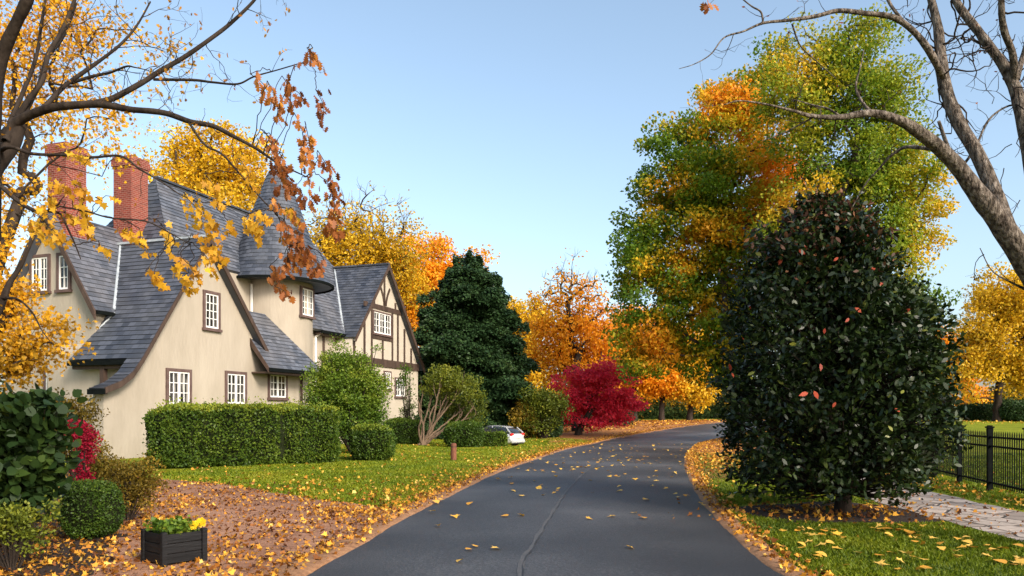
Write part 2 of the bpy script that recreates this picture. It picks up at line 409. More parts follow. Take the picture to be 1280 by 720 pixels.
# --- repaired seam along the road
SM = catmull([(.06, 1.0), (.06, 5)] + [gp(*p)[:2] for p in [(650, 717), (668, 682), (690, 645), (712, 612), (738, 588), (772, 568), (812, 554)]] + [(14.9, 58)], 14)
SM = resample(SM, 500); NS = normals2(SM)
w = .032 + wob(500, .006, 25, 3)
Sa = SM - NS * (w + wob(500, .01, 40, 4))[:, None]; Sb = SM + NS * w[:, None]
def crown_z(P):
    # height of the crowned road surface near the middle
    return .016 + .029
def ribbon_flat(name, A, B, mat, dz):
    n = len(A); V = np.stack([np.column_stack([P, terrain(P[:, 0], P[:, 1]) + dz]) for P in (A, B)], 1).reshape(-1, 3)
    i = np.arange(n - 1) * 2
    return np_mesh(name, V, np.stack([i, i + 1, i + 3, i + 2], -1).ravel(), 4, mat, smooth=True)
tag(ribbon_flat('road_seam', Sa, Sb, M['seam'], .050), kind='structure')
w2 = np.abs(.004 + wob(500, .005, 50, 6))
off = .028 + wob(500, .008, 40, 7)
C = SM + NS * off[:, None]
tag(ribbon_flat('road_crack', C - NS * w2[:, None], C + NS * w2[:, None], M['tar'], .054), kind='structure')

# --- flat ground patches with ragged edges
def patch(name, pts, mat, dz, jit=.08, step=.12, seed=0):
    P = np.asarray(pts, float); P = np.vstack([P, P[:1]])
    L = np.linalg.norm(np.diff(P, axis=0), axis=1).sum(); n = int(L / step)
    Q = resample(P, n)[:-1]
    r = np.random.default_rng(seed); off = np.array([[mnoise.noise((x * 1.3, y * 1.3, seed)), mnoise.noise((x * 1.3, y * 1.3, seed + 9.5))] for x, y in Q])
    Q = Q + off * jit * 2.2 + r.normal(size=Q.shape) * jit * .25
    bm = bmesh.new(); vs = [bm.verts.new((x, y, float(terrain(x, y)) + dz)) for x, y in Q]
    es = [bm.edges.new((vs[i], vs[(i + 1) % len(vs)])) for i in range(len(vs))]
    bmesh.ops.triangle_fill(bm, edges=es, use_beauty=True)
    bmesh.ops.recalc_face_normals(bm, faces=bm.faces)
    for f in bm.faces:
        if f.normal.z < 0: f.normal_flip()
    me = bpy.data.meshes.new(name); bm.to_mesh(me); bm.free(); me.materials.append(mat)
    o = bpy.data.objects.new(name, me); COL.objects.link(o)
    return tag(o, kind='structure')

g2 = lambda px, py: gp(px, py)[:2]
DRIVE = [(-2.55, 3.0), g2(383, 718), g2(440, 686), g2(492, 655), g2(515, 642), g2(470, 634), g2(410, 626), g2(340, 615), g2(270, 604), g2(205, 599), g2(150, 612), g2(60, 640), g2(-120, 660), (-12, 8), (-12, 3)]
patch('driveway', DRIVE, M['drive'], .005, jit=.12, seed=3)
MC = (5.75, 13.35)
patch('mulch_bed', [(MC[0] + r_ * math.cos(a) * 1.25, MC[1] + r_ * math.sin(a) * .95) for a, r_ in [(i * math.pi / 8, 1.55 + .15 * math.sin(i * 2.1)) for i in range(16)]], M['mulch'], .006, jit=.12, seed=5)
PATH = [(6.5, 6.0), (6.72, 10.1), (6.9, 12.4), (7.0, 14.3), (7.6, 18), (8.6, 24), (10.4, 24), (9.6, 19.5), (9.15, 17.0), (8.85, 13.2), (8.6, 9.5), (8.3, 6.0)]
patch('path', PATH, M['flagstone'], .012, jit=.06, seed=8)
# beds of bare earth below the planting on the left and along the house
patch('planting_bed', [(-12, 5.5), (-4.6, 7.5), (-4.9, 9.5), (-6.4, 12.5), (-7.8, 16), (-9, 19.5), (-12.5, 24), (-20, 26), (-24, 12)], M['mulch'], .010, jit=.2, seed=6)
# carpet of fallen leaves under the far avenue
patch('leaf_covered_verge', [g2(705, 560), g2(760, 548)] + [tuple(p) for p in LEs[::4] if 52 < p[1] < 92] + [(30, 100), (20, 96), (12, 88), (6, 76), (3, 66), (2.2, 56)], M['leafcarpet'], .022, jit=.5, step=.4, seed=2)
patch('leaf_covered_verge', [g2(861, 566), g2(858, 584), g2(870, 604), g2(900, 606), g2(925, 585), (13, 40), (19, 55), (26, 66), (30, 75)] + [tuple(p) for p in REs[::-4] if 36 < p[1] < 74], M['leafcarpet'], .009, jit=.2, step=.3, seed=4)
# ================================================================== HOUSE
# local axes: x along the road front (receding), y into the house, z up
HO = thing('house', 'large cream stucco house with slate roofs, cone-roofed tower, brick chimneys and half-timbered gable', 'house', (-15.2, 28.6, 0), RAD(71))

def solid(name, mat, poly_xz, y0, y1, parent=HO):
    m = MB(); m.prism([(x, y0, z) for x, z in poly_xz], (0, y1 - y0, 0)); return m.build(name, mat, parent)
def solid_x(name, mat, poly_yz, x0, x1, parent=HO):
    m = MB(); m.prism([(x0, y, z) for y, z in poly_yz], (x1 - x0, 0, 0)); return m.build(name, mat, parent)

def clip(poly, axis, val, keep_ge):
    o = []
    for i in range(len(poly)):
        a, b = poly[i], poly[(i + 1) % len(poly)]
        ia = (a[axis] >= val) == keep_ge or a[axis] == val; ib = (b[axis] >= val) == keep_ge or b[axis] == val
        if ia: o.append(a)
        if ia != ib:
            t = (val - a[axis]) / (b[axis] - a[axis]); o.append((a[0] + (b[0] - a[0]) * t, a[1] + (b[1] - a[1]) * t))
    return o

def slate_roof(m, pts, thick=.14, course=.24, lift=.022, seed=0):
    """roof plane of real lapped slate courses; pts[0]->pts[1] runs along the eave, all coplanar"""
    r = np.random.default_rng(seed)
    P = [Vector(p) for p in pts]; s = (P[1] - P[0]).normalized()
    n = Vector((0, 0, 0))
    for i in range(1, len(P) - 1): n += (P[i] - P[0]).cross(P[i + 1] - P[0])
    n.normalize()
    if n.z < 0: n = -n
    t = n.cross(s)
    if t.z < 0: t = -t
    poly = [((p - P[0]).dot(s), (p - P[0]).dot(t)) for p in P]
    w = lambda q, h: P[0] + s * q[0] + t * q[1] + n * h
    t0 = min(q[1] for q in poly); t1 = max(q[1] for q in poly)
    k = 0; y = t0
    while y < t1 - 1e-4:
        ye = min(y + course, t1); c = clip(clip(poly, 1, y, True), 1, ye, False)
        if len(c) >= 3:
            hh = lambda q: lift * (1 - (q[1] - y) / course) + .004
            j = r.uniform(-.004, .004)
            m.face([w(q, hh(q) + j) for q in c], [(q[0], k * course + (q[1] - y)) for q in c])
            lo = [q for q in c if abs(q[1] - y) < 1e-5]
            if len(lo) == 2:
                a, b = lo; m.face([w(a, hh(a) + j), w(b, hh(b) + j), w(b, -.01), w(a, -.01)], [(a[0], k * course), (b[0], k * course), (b[0], k * course), (a[0], k * course)])
        y = ye; k += 1
    base = [w(q, 0) for q in poly]
    low = [p - n * thick for p in base]
    m.face(list(reversed(low)), [(0.1, .1)] * len(low))
    for i in range(len(base)):
        jx = (i + 1) % len(base); m.face([base[i], base[jx], low[jx], low[i]], [(0.1, .1)] * 4)

def roof(name, mat, planes, parent=HO, **kw):
    m = MB()
    for i, p in enumerate(planes): slate_roof(m, p, seed=i, **kw)
    return m.build(name, mat, parent, fix=False, merge=False)

# ---------------- windows: frame, white sash with glazing bars, pane, sill
def window(O, X, N, w, h, cas=2, rows=3, cols=2, fw=.13, parent=HO, arch=None):
    """O = lower-left corner of the glazed opening on the wall, X along the wall, N out of the wall"""
    O = Vector(O); X = Vector(X).normalized(); N = Vector(N).normalized(); Z = Vector((0, 0, 1))
    def bx(m, x0, x1, z0, z1, d0, d1):
        poly = [O + X * x + Z * z + N * d0 for x, z in ((x0, z0), (x1, z0), (x1, z1), (x0, z1))]; m.prism(poly, N * (d1 - d0))
    f = MB(); bx(f, -fw, 0, -.02, h + fw, -.06, .075); bx(f, w, w + fw, -.02, h + fw, -.06, .075); bx(f, 0, w, h, h + fw, -.06, .072)
    root = f.build('window', M['timber_red'], parent)
    s = MB(); bx(s, -fw - .05, w + fw + .05, -.14, -.021, -.06, .13); s.build('sill', M['timber_red'], root)
    g = MB(); bx(g, 0.01, w - .01, 0.01, h - .01, -.05, .006); g.build('pane', M['glass'], root)
    cw = w / cas
    for c in range(cas):
        b = MB(); x0 = c * cw + .004; x1 = (c + 1) * cw - .004; st = .055; d = (.0075, .05)
        bx(b, x0, x0 + st, 0.003, h - .003, *d); bx(b, x1 - st, x1, 0.003, h - .003, *d)
        bx(b, x0 + st, x1 - st, 0.003, st + .02, *d); bx(b, x0 + st, x1 - st, h - st, h - .003, *d)
        iw = x1 - x0 - 2 * st; ih = h - 2 * st - .02
        for k in range(1, cols): xx = x0 + st + iw * k / cols; bx(b, xx - .016, xx + .016, st + .02, h - st, .0075, .034)
        for k in range(1, rows): zz = st + .02 + ih * k / rows; bx(b, x0 + st, x1 - st, zz - .016, zz + .016, .0075, .030)
        b.build('sash', M['white'], root)
    return root

FX, FN = (1, 0, 0), (0, -1, 0)
# ---------------- front gable: wall, roof with swept eave, bargeboards
fg = [(-.02, 0), (12.35, 0), (12.35, 4.6), (9.45, 4.55), (5.3, 9.2), (1.55, 3.72), (1.0, 3.1), (.45, 2.75), (-.02, 2.6)]
solid('gable_wall', M['stucco'], fg, 0, .5)
solid('wall', M['stucco'], [(2.0, 0), (12.3, 0), (12.3, 4.5), (9.4, 4.45), (5.3, 9.05), (2.0, 4.2)], .5, 5.2)
RF = -.34
fr = roof('roof', M['slate_dark_shaded'], [
    [(1.5, RF, 3.9), (1.5, 3.45, 3.9), (2.35, 2.95, 5.06), (5.3, 4.9, 9.4), (5.3, RF, 9.4)],
    [(-.28, RF, 2.66), (-.28, .42, 2.66), (.45, .42, 2.93), (.45, RF, 2.93)],
    [(.45, RF, 2.93), (.45, .42, 2.93), (1.02, .42, 3.32), (1.02, RF, 3.32)],
    [(1.02, RF, 3.32), (1.02, .42, 3.32), (1.5, .42, 3.9), (1.5, RF, 3.9)],
    [(9.75, 5.2, 4.2), (9.75, RF, 4.2), (5.3, RF, 9.4), (5.3, 5.2, 9.4)]])
def bargeboard(pts, y, depth=.26, thick=.07, name='bargeboard', mat='timber'):
    m = MB()
    for a, b in zip(pts[:-1], pts[1:]):
        m.prism([(a[0], y, a[1] + .035), (b[0], y, b[1] + .035), (b[0], y, b[1] - depth), (a[0], y, a[1] - depth)], (0, -thick, 0))
    return m.build(name, M[mat], HO)
bargeboard([(5.3, 9.4), (9.82, 4.12)], RF - .004, .27, name='bargeboard')
bargeboard([(5.3, 9.4), (1.5, 3.9), (1.02, 3.32), (.45, 2.93), (-.30, 2.66)], RF - .004, .2)
m = MB(); m.bar((5.3, RF, 9.5), (5.3, 4.8, 9.5), .2, .1); m.build('ridge_cap', M['lead'], HO)
for a_, b_ in (((-.33, RF - .05, 2.44), (-.2, .46, 2.64)), ((1.36, .46, 3.66), (1.5, 3.4, 3.84))):
    m = MB(); m.box(a_, b_); m.build('gutter', M['iron'], HO)
m = MB(); m.bar((1.62, 1.75, 0), (1.62, 1.75, 3.72), .2, .2, (0, 1, 0)); m.bar((1.62, .5, 3.62), (1.62, 3.3, 3.62), .18, .2); m.build('porch_post', M['timber'], HO)
window((3.18, 0, 2.12), FX, FN, 1.18, 1.36)
window((6.75, 0, 2.2), FX, FN, 1.22, 1.36)
window((9.86, 0, 2.55), FX, FN, 1.3, 1.12)
window((5.33, 0, 5.52), FX, FN, .82, 1.5, cas=1, rows=4, cols=3)
# window and white door case in the recess behind the porch post
m = MB(); m.box((1.94, .9, 0.1), (2.0, 1.75, 2.9)); m.build('door', M['timber'], HO)
m = MB(); m.box((1.90, 1.05, .3), (1.937, 1.2, 2.95)); m.build('door_frame', M['white'], HO)

# ---------------- left wing with its end gable
solid_x('gable_wall', M['stucco'], [(2.9, 0), (2.9, 6.15), (5.3, 10.0), (8.0, 5.7), (8.0, 0)], 2.3, 9.0)
roof('roof', M['slate'], [
    [(1.95, 2.55, 5.95), (12.0, 2.55, 5.95), (12.0, 5.3, 10.3), (1.95, 5.3, 10.3)],
    [(12.0, 8.3, 5.55), (1.95, 8.3, 5.55), (1.95, 5.3, 10.3), (12.0, 5.3, 10.3)]])
m = MB()
for a, b in (((2.5, 5.92), (5.3, 10.34)), ((5.3, 10.34), (8.35, 5.52))):
    m.prism([(1.94, a[0], a[1]), (1.94, b[0], b[1]), (1.94, b[0], b[1] - .36), (1.94, a[0], a[1] - .36)], (-.08, 0, 0))
m.build('bargeboard', M['timber'], HO)
m = MB(); m.box((1.95, 2.42, 5.80), (3.1, 2.53, 5.93)); m.build('gutter', M['iron'], HO)
m = MB(); m.bar((2.98, 2.62, 6.1), (5.3, 4.66, 9.42), .16, .05, (0, -1, 1)); m.build('flashing', M['lead'], HO)
m = MB(); m.bar((2.42, 2.88, 5.25), (2.9, 2.5, 5.95), .10, .06); m.build('flashing', M['lead'], HO)
EX, EN = (0, -1, 0), (-1, 0, 0)
window((2.3, 4.86, 6.95), EX, EN, .52, 1.42, cas=1, rows=3, cols=2)
window((2.3, 6.4, 6.95), EX, EN, .9, 1.42, cas=2, rows=3, cols=2)
window((2.3, 5.6, 2.2), EX, EN, 1.1, 1.4, cas=2, rows=3, cols=2)

# ---------------- brick chimneys with corbelled caps
def chimney(x, y, sx, sy, z0, z1):
    m = MB(); m.box((x - sx / 2, y - sy / 2, z0), (x + sx / 2, y + sy / 2, z1 - .52))
    o = m.build('chimney', M['brick'], HO)
    c = MB()
    for k, (e, a, b) in enumerate(((.035, -.52, -.44), (.075, -.44, -.12), (.04, -.12, 0))):
        c.box((x - sx / 2 - e, y - sy / 2 - e, z1 + a), (x + sx / 2 + e, y + sy / 2 + e, z1 + b))
    c.build('chimney_cap', M['brick'], o)
    p = MB(); p.box((x - sx / 2 + .2, y - sy / 2 + .2, z1), (x + sx / 2 - .2, y + sy / 2 - .2, z1 + .05)); p.build('flue', M['mulch'], o)
    l = MB(); l.box((x - sx / 2 - .03, y - sy / 2 - .03, z0 + .9), (x + sx / 2 + .03, y + sy / 2 + .03, z0 + .98))
    return o
chimney(2.9, 5.15, 1.0, 1.05, 8.6, 13.2)
chimney(6.15, 4.95, 1.0, 1.05, 9.0, 13.65)
m = MB(); m.bar((5.5, 4.28, 9.02), (6.8, 4.28, 9.02), .08, .22); m.build('flashing', M['lead'], HO)

# ---------------- main block with hipped slate roof
solid('wall', M['stucco'], [(13.0, 0), (26.3, 0), (26.3, 6.5), (13.0, 6.5)], 1.0, 9.6)
solid('wall', M['stucco'], [(8.2, 0), (13.2, 0), (13.2, 8.85), (8.2, 8.85)], 2.3, 8.2)
E0, E1, EZ, YE, YB, RZ = 4.4, 25.0, 6.45, .5, 10.0, 13.3
roof('roof', M['slate'], [
    [(5.67, 2.2, 8.93), (13.5, 2.2, 8.93), (13.5, 5.2, RZ), (7.9, 5.2, RZ)],
    [(13.5, YE, EZ), (E1, YE, EZ), (20.8, 5.2, RZ), (13.5, 5.2, RZ)],
    [(E1, YB, EZ), (E0, YB, EZ), (7.9, 5.2, RZ), (20.8, 5.2, RZ)],
    [(E1, YE, EZ), (E1, YB, EZ), (20.8, 5.2, RZ)]])
roof('roof', M['slate_dark_shaded'], [[(E0, YB, EZ), (E0, YE, EZ), (7.9, 5.2, RZ)]])  # hip end of the same roof, its shade put into the darker slate
m = MB(); m.bar((7.9, 5.2, RZ + .07), (20.8, 5.2, RZ + .07), .24, .1); m.build('ridge_cap', M['slate_dark_shaded'], HO)
m = MB(); m.box((15.2, .40, 6.28), (19.4, .52, 6.42)); m.build('gutter', M['iron'], HO)
m = MB(); m.box((15.2, .53, 6.2), (20.0, 1.0, 6.3)); m.build('soffit', M['timber'], HO)
m = MB()
for x in (16.2, 17.55, 18.45, 19.3): m.box((x - .1, .955, 3.9), (x + .1, 1.02, 6.2))
m.box((15.2, .95, 3.65), (19.9, 1.02, 3.9)); m.build('timber_frame', M['timber'], HO)
m = MB(); m.bar((15.32, .93, 0), (15.32, .93, 6.1), .09, .09, (0, 1, 0)); m.bar((15.32, .93, 6.1), (15.34, .5, 6.33), .09, .09, (1, 0, 0)); m.build('downpipe', M['white'], HO)

# ---------------- round tower with slate cone
TX, TY, TR, TE = 13.28, 2.0, 1.86, 2.92
m = MB(); m.lathe([(TR, 0), (TR, 8.9)], (TX, TY), 72); tower = m.build('tower_wall', M['stucco'], HO, smooth=True)
prof = [(TE, 8.78), (TE - .38, 9.35), (TE - .72, 10.05), (TE - 1.02, 10.85), (TE - 1.32, 11.75), (TE - 1.66, 12.75), (TE - 2.02, 13.75), (TE - 2.42, 14.75), (.02, 15.45)]
c = MB(); zz = []
zs = np.arange(8.78, 15.44, .215)
rz = lambda z: float(np.interp(z, [p[1] for p in prof], [p[0] for p in prof]))
for k, z in enumerate(zs):
    z2 = min(z + .215, 15.45); r0, r1 = rz(z) + .026, rz(z2) + .004
    c.lathe([(r0, z), (r1, z2)], (TX, TY), 72, uvr=TE * .8)
    for i in range(len(c.f) - 72, len(c.f)):
        if c.uv[i]: c.uv[i] = [(u, (k + (1 if v > z + .1 else 0)) * .24) for u, v in c.uv[i]]
    c.lathe([(r0 - .03, z), (r0, z)], (TX, TY), 72)
c.lathe([(TE - .01, 8.78), (TE - .03, 8.70), (TR - .02, 8.74)], (TX, TY), 72)
c.build('tower_roof', M['slate_dark_shaded'], HO, fix=False, merge=False)
m = MB(); m.lathe([(TE - .02, 8.64), (TE + .09, 8.64), (TE + .10, 8.76), (TE - .02, 8.76)], (TX, TY), 72); m.build('tower_gutter', M['iron'], HO, smooth=False)
m = MB(); m.lathe([(.09, 15.25), (.06, 15.5), (.10, 15.58), (.03, 15.7), (.001, 16.0)], (TX, TY), 12); m.build('finial', M['lead'], HO)
# tower window, on the side towards the road
ta = RAD(-61)
tn = Vector((math.cos(ta), math.sin(ta), 0)); tx = Vector((-tn.y, tn.x, 0))
def tower_window(ta, z, w, h):
    tn = Vector((math.cos(ta), math.sin(ta), 0)); tx = Vector((-tn.y, tn.x, 0))
    c0 = Vector((TX, TY, z)) + tn * (TR - .03) - tx * w / 2
    return window(c0, tx, tn, w, h, cas=2, rows=4, cols=2, fw=.10)
tower_window(RAD(-88), 7.0, 1.05, 1.42)

m = MB(); m.bar((11.36, 2.2, 5.9), (11.36, 2.2, 8.5), .09, .09, (0, 1, 0)); m.build('downpipe', M['white'], HO)
# ---------------- porch roof in front of the tower
roof('roof', M['slate'], [
    [(8.45, -1.02, 3.9), (13.2, -1.02, 3.9), (11.1, 1.2, 6.85), (8.45, 1.2, 6.85)],
    [(13.2, -1.02, 3.9), (13.2, 1.2, 3.9), (11.1, 1.2, 6.85)]])
m = MB(); m.prism([(8.44, -1.06, 3.93), (8.44, .2, 5.6), (8.44, .2, 5.25), (8.44, -1.06, 3.68)], (-.06, 0, 0)); m.build('bargeboard', M['timber'], HO)
m = MB(); m.box((8.4, -1.12, 3.74), (13.25, -1.03, 3.9)); m.build('gutter', M['iron'], HO)
m = MB(); m.box((8.5, -1.02, 3.66), (13.1, -.004, 3.735)); m.build('soffit', M['timber'], HO)
m = MB(); m.bar((12.5, -.06, 0), (12.5, -.06, 3.7), .1, .1, (0, 1, 0)); m.build('downpipe', M['timber'], HO)

# ---------------- half-timbered gable
TA, TZ = 21.7, 11.25
tg = [(16.9, 0), (26.5, 0), (26.5, 5.1), (21.7, 11.05), (17.9, 6.4), (16.9, 5.2)]
tw = solid('gable_wall', M['infill'], tg, 0, 9.0)
roof('roof', M['slate_dark_shaded'], [
    [(17.6, -.3, 6.25), (17.6, 9.2, 6.25), (TA, 9.2, TZ), (TA, -.3, TZ)],
    [(26.95, 9.2, 4.85), (26.95, -.3, 4.85), (TA, -.3, TZ), (TA, 9.2, TZ)]])
bargeboard([(TA, TZ), (27.02, 4.77)], -.304, .36)
bargeboard([(TA, TZ), (17.55, 6.19)], -.304, .22)
m = MB(); m.bar((17.75, .62, 6.58), (21.6, 3.6, 11.15), .16, .05, (0, -1, 1)); m.build('flashing', M['lead'], HO)
m = MB(); m.bar((TA, -.3, TZ + .07), (TA, 4.4, TZ + .07), .2, .1); m.build('ridge_cap', M['slate_dark_shaded'], HO)
m = MB()
def tb(x0, x1, z0, z1, d=.045): m.box((x0, -d, z0), (x1, .02, z1))
zr = lambda x: (TZ - .55) - abs(x - TA) * (1.21 if x > TA else 1.22)
tb(16.95, 26.5, 4.72, 5.2, .09)                       # jetty beam
tb(19.05, 24.2, 8.3, 8.6, .06); tb(20.05, 22.65, 6.42, 6.66, .06)
for x in (17.9, 19.1, 25.4): tb(x - .1, x + .1, 5.2, max(5.3, zr(x)))
for x in (24.4,): tb(x - .1, x + .1, 5.2, zr(x))
tb(23.35, 23.55, 5.2, 8.3)
tb(19.9, 20.08, 5.2, 8.3); tb(22.6, 22.78, 5.2, 8.3); tb(21.3, 21.48, 5.2, 6.42)
for x in (20.3, 21.62, 23.1): tb(x - .09, x + .09, 8.6, zr(x))
for sx in (-1, 1):                                     # curved braces springing from the middle post
    pr = None
    for k in range(9):
        t = k / 8; x = TA + sx * (.12 + .85 * t ** 1.7); z = 8.65 + 1.55 * t
        if z > zr(x) + .15: break
        if pr: m.bar((pr[0], -.02, pr[1]), (x, -.02, z), .05, .17, (1, 0, 0))
        pr = (x, z)
m.build('timber_frame', M['timber'], HO)
window((20.2, 0, 6.8), FX, FN, 2.2, 1.3, cas=3, rows=3, cols=2, fw=.09)
window((21.6, 0, 3.35), FX, FN, .8, 1.05, cas=1, rows=3, cols=3, fw=.09)
window((23.1, 0, 2.9), FX, FN, 1.3, 1.15, cas=2, rows=3, cols=2, fw=.09)
m = MB(); m.box((17.5, -1.2, .0), (20.6, -.02, .62)); m.box((17.4, -1.3, .62), (20.7, -.02, .74)); m.build('door_step', M['white'], HO)
# ================================================================== TREES
def sk_grow(trunk, targets, rng, step=.8, up=.35, rise=1.0):
    """skeleton: trunk polyline, then each crown target joined to the nearest lower node"""
    P = [np.array(p, float) for p in trunk]; par = [-1] + list(range(len(trunk) - 1))
    cap = len(trunk)
    base = P[0]
    order = np.argsort([np.linalg.norm(t[:2] - np.array(trunk[-1])[:2]) + abs(t[2] - trunk[-1][2]) * .4 for t in targets])
    first_ok = max(1, int(len(trunk) * .35))
    for ti in order:
        t = np.asarray(targets[ti], float)
        A = np.array(P); d = np.linalg.norm(A - t, axis=1)
        pen = np.maximum(0, A[:, 2] - t[2]) * rise + np.where(np.arange(len(A)) < first_ok, 50, 0)
        i = int(np.argmin(d + pen))
        a = P[i]; L = np.linalg.norm(t - a)
        if L < .05: continue
        n = max(2, int(L / step)); prev = i
        ctrl = a + (t - a) * .5 + np.array([0, 0, up * L * .25]) + rng.normal(size=3) * L * .07
        if par[i] >= 0:
            dirn = unit(a - P[par[i]]); ctrl = ctrl + dirn * L * .12
        for k in range(1, n + 1):
            s = k / n; q = (1 - s) ** 2 * a + 2 * s * (1 - s) * ctrl + s * s * t + rng.normal(size=3) * L * .018 * (k < n)
            P.append(q); par.append(prev); prev = len(P) - 1
    return np.array(P), np.array(par), cap

def sk_tubes(T, P, par, cap, r_base, r_tip=.02, power=.5, sides=7, rtop=None):
    n = len(P); cnt = np.zeros(n); ch = [[] for _ in range(n)]
    for i in range(n):
        if par[i] >= 0: ch[par[i]].append(i)
    for i in range(n - 1, -1, -1):
        cnt[i] += 1 if not ch[i] else 0
        if par[i] >= 0: cnt[par[i]] += cnt[i]
    tot = max(cnt[0], 1); r = r_tip + (r_base - r_tip) * ((cnt - 1) / max(tot - 1, 1)) ** power
    hb = np.linalg.norm(P[:cap] - P[0], axis=1)
    r[:cap] = np.maximum(r[:cap], r_base * (1 - .55 * hb / max(hb[-1], 1e-6)))
    r[0] *= 1.35
    if cap > 1: r[1] *= 1.08
    stack = [(0, -1)]
    while stack:
        i, p = stack.pop(); chain = [] if p < 0 else [p]; rr = [] if p < 0 else [min(r[p], r[i] * 1.25)]
        while True:
            chain.append(i); rr.append(r[i])
            if not ch[i]: break
            c = sorted(ch[i], key=lambda q: -cnt[q] - (1e6 if q < cap else 0))
            for q in c[1:]: stack.append((q, i))
            i = c[0]
        if len(chain) > 1: T.add(P[chain], np.array(rr), sides if max(rr) > .06 else (5 if max(rr) > .025 else 3))

def crown_targets(lobes, n, rng, shell=.55):
    lobes = np.asarray(lobes, float); vol = lobes[:, 3] * lobes[:, 4] * lobes[:, 5]
    pick = rng.choice(len(lobes), n, p=vol / vol.sum()); u = unit(rng.normal(size=(n, 3)))
    rad = rng.random(n) ** shell
    rad = np.clip(rad, .15, 1)
    return lobes[pick, :3] + u * rad[:, None] * lobes[pick, 3:]

def lobes_px(L, Y, dscale=.9, rng=R):
    o = []
    for l in L:
        cx, cy, rx, ry = l[:4]; dy = l[4] if len(l) > 4 else rng.uniform(-.25, .25) * rx / F * Y
        y = Y + dy; c = ap(cx, cy, y); o.append([*c, rx / F * y, max(rx, ry) * .5 * 2 / F * y * dscale * .8 + 0, ry / F * y])
    return np.array(o)

def leaf_clusters(T, n_per, cr, rng, flat=.65):
    n = len(T); k = rng.poisson(n_per, n); idx = np.repeat(np.arange(n), k)
    g = rng.normal(size=(len(idx), 3)); g /= np.maximum(1, np.linalg.norm(g, axis=1, keepdims=True) / 1.9)
    s = cr * rng.uniform(.65, 1.35, n)
    return T[idx] + g * s[idx, None] * np.array([1, 1, flat]), idx

def tree(name, label, base, lobes, mat, bark, n=160, per=120, cr=.7, leaf=.16, r=.3, seed=0, trunk_top=.45, tint=None, group=None,
         shape=SH_RHOMB, lean=(0, 0), bare=0.0, bare_z=None, cat='tree', shell=.55, step=.8, r_tip=.018, flat=.65, ntrunk=7, extra=0, power=.5, droop=0.3, crown=True):
    rng = np.random.default_rng(seed)
    base = np.array([base[0], base[1], float(terrain(base[0], base[1])) if len(base) < 3 else base[2]])
    lobes = np.asarray(lobes, float); T = crown_targets(lobes, n, rng, shell)
    zmax = (lobes[:, 2] + lobes[:, 5]).max(); zt = base[2] + (zmax - base[2]) * trunk_top
    cxy = np.average(lobes[:, :2], axis=0, weights=lobes[:, 3]); tr = []
    for k in range(ntrunk):
        s = k / (ntrunk - 1); off = rng.normal(size=2) * .06 * (0 < k) * (zt - base[2]) * .12
        tr.append(np.array([*(base[:2] + (cxy - base[:2]) * s ** 1.5 * .7 + off + np.array(lean) * s), base[2] - .1 + (zt - base[2] + .1) * s]))
    P, par, cap = sk_grow(tr, T, rng, step)
    root = thing(name, label, cat, base, 0, group)
    tb_ = Tubes(); sk_tubes(tb_, P - base, par, cap, r, r_tip, power)
    if extra:                                       # fine bare twigs beyond the leaves
        for t in T:
            if bare_z is not None and t[2] < bare_z: continue
            for _ in range(rng.poisson(extra)):
                d = unit(unit(t - np.array([*cxy, zt])) + rng.normal(size=3) * .55 + np.array([0, 0, .35])); q = [t]
                L = rng.uniform(.6, 1.6) * cr
                for k in range(4): d = unit(d + rng.normal(size=3) * .22); q.append(q[-1] + d * L / 4)
                tb_.add(np.array(q) - base, np.linspace(r_tip * .8, r_tip * .3, 5), 3)
    tb_.build('trunk', bark, root)
    if not crown: return root
    keep = np.ones(len(T), bool)
    if bare_z is not None: keep = (T[:, 2] < bare_z) | (rng.random(len(T)) > bare)
    Tk = T[keep]; X, idx = leaf_clusters(Tk, per, cr, rng, flat)
    if bare_z is not None:                          # leaves thin out upwards
        zz = (X[:, 2] - bare_z) / max(zmax - bare_z, .1); k2 = rng.random(len(X)) > np.clip(zz * 1.15, 0, .93); X = X[k2]; idx = idx[k2]
    ct = rng.uniform(-.17, .17, len(Tk))
    tn = (tint(X) if tint is not None else np.full(len(X), .5)) + ct[idx]
    out = unit(X - np.array([*cxy, lobes[:, 2].mean()]))
    leaves('crown', X - base, leaf, mat, root, tn, shape, axis=unit(out * .6 + np.array([0, 0, -droop])), axw=.45, normal=unit(out * .4 + np.array([0, 0, .8])), nw=.45, rng=rng)
    return root

YEL = [(0, (.14, .12, .015)), (.25, (.38, .26, .018)), (.5, (.70, .43, .018)), (.75, (.84, .55, .03)), (1, (.88, .62, .06))]
ORA = [(0, (.32, .13, .012)), (.25, (.66, .25, .013)), (.5, (.84, .36, .015)), (.75, (.90, .46, .022)), (1, (.90, .56, .04))]
GRO = [(0, (.045, .10, .010)), (.28, (.11, .20, .012)), (.42, (.20, .27, .014)), (.50, (.42, .36, .016)), (.60, (.74, .42, .018)), (.78, (.86, .36, .02)), (1, (.88, .33, .02))]
GRY = [(0, (.045, .095, .010)), (.28, (.12, .205, .014)), (.46, (.26, .31, .018)), (.62, (.42, .36, .02)), (.8, (.72, .45, .025)), (1, (.84, .45, .03))]
M['leaf_yellow'] = leafmat('leaf_yellow', YEL, trans=.45, nscale=.5)
M['leaf_orange'] = leafmat('leaf_orange', ORA, trans=.45, nscale=.35)
M['leaf_greenorange'] = leafmat('leaf_greenorange', GRO, trans=.42, nscale=.35, nw=.20, rnd=.16)
M['leaf_greenyellow'] = leafmat('leaf_greenyellow', GRY, trans=.42, nscale=.35, nw=.2, rnd=.18)
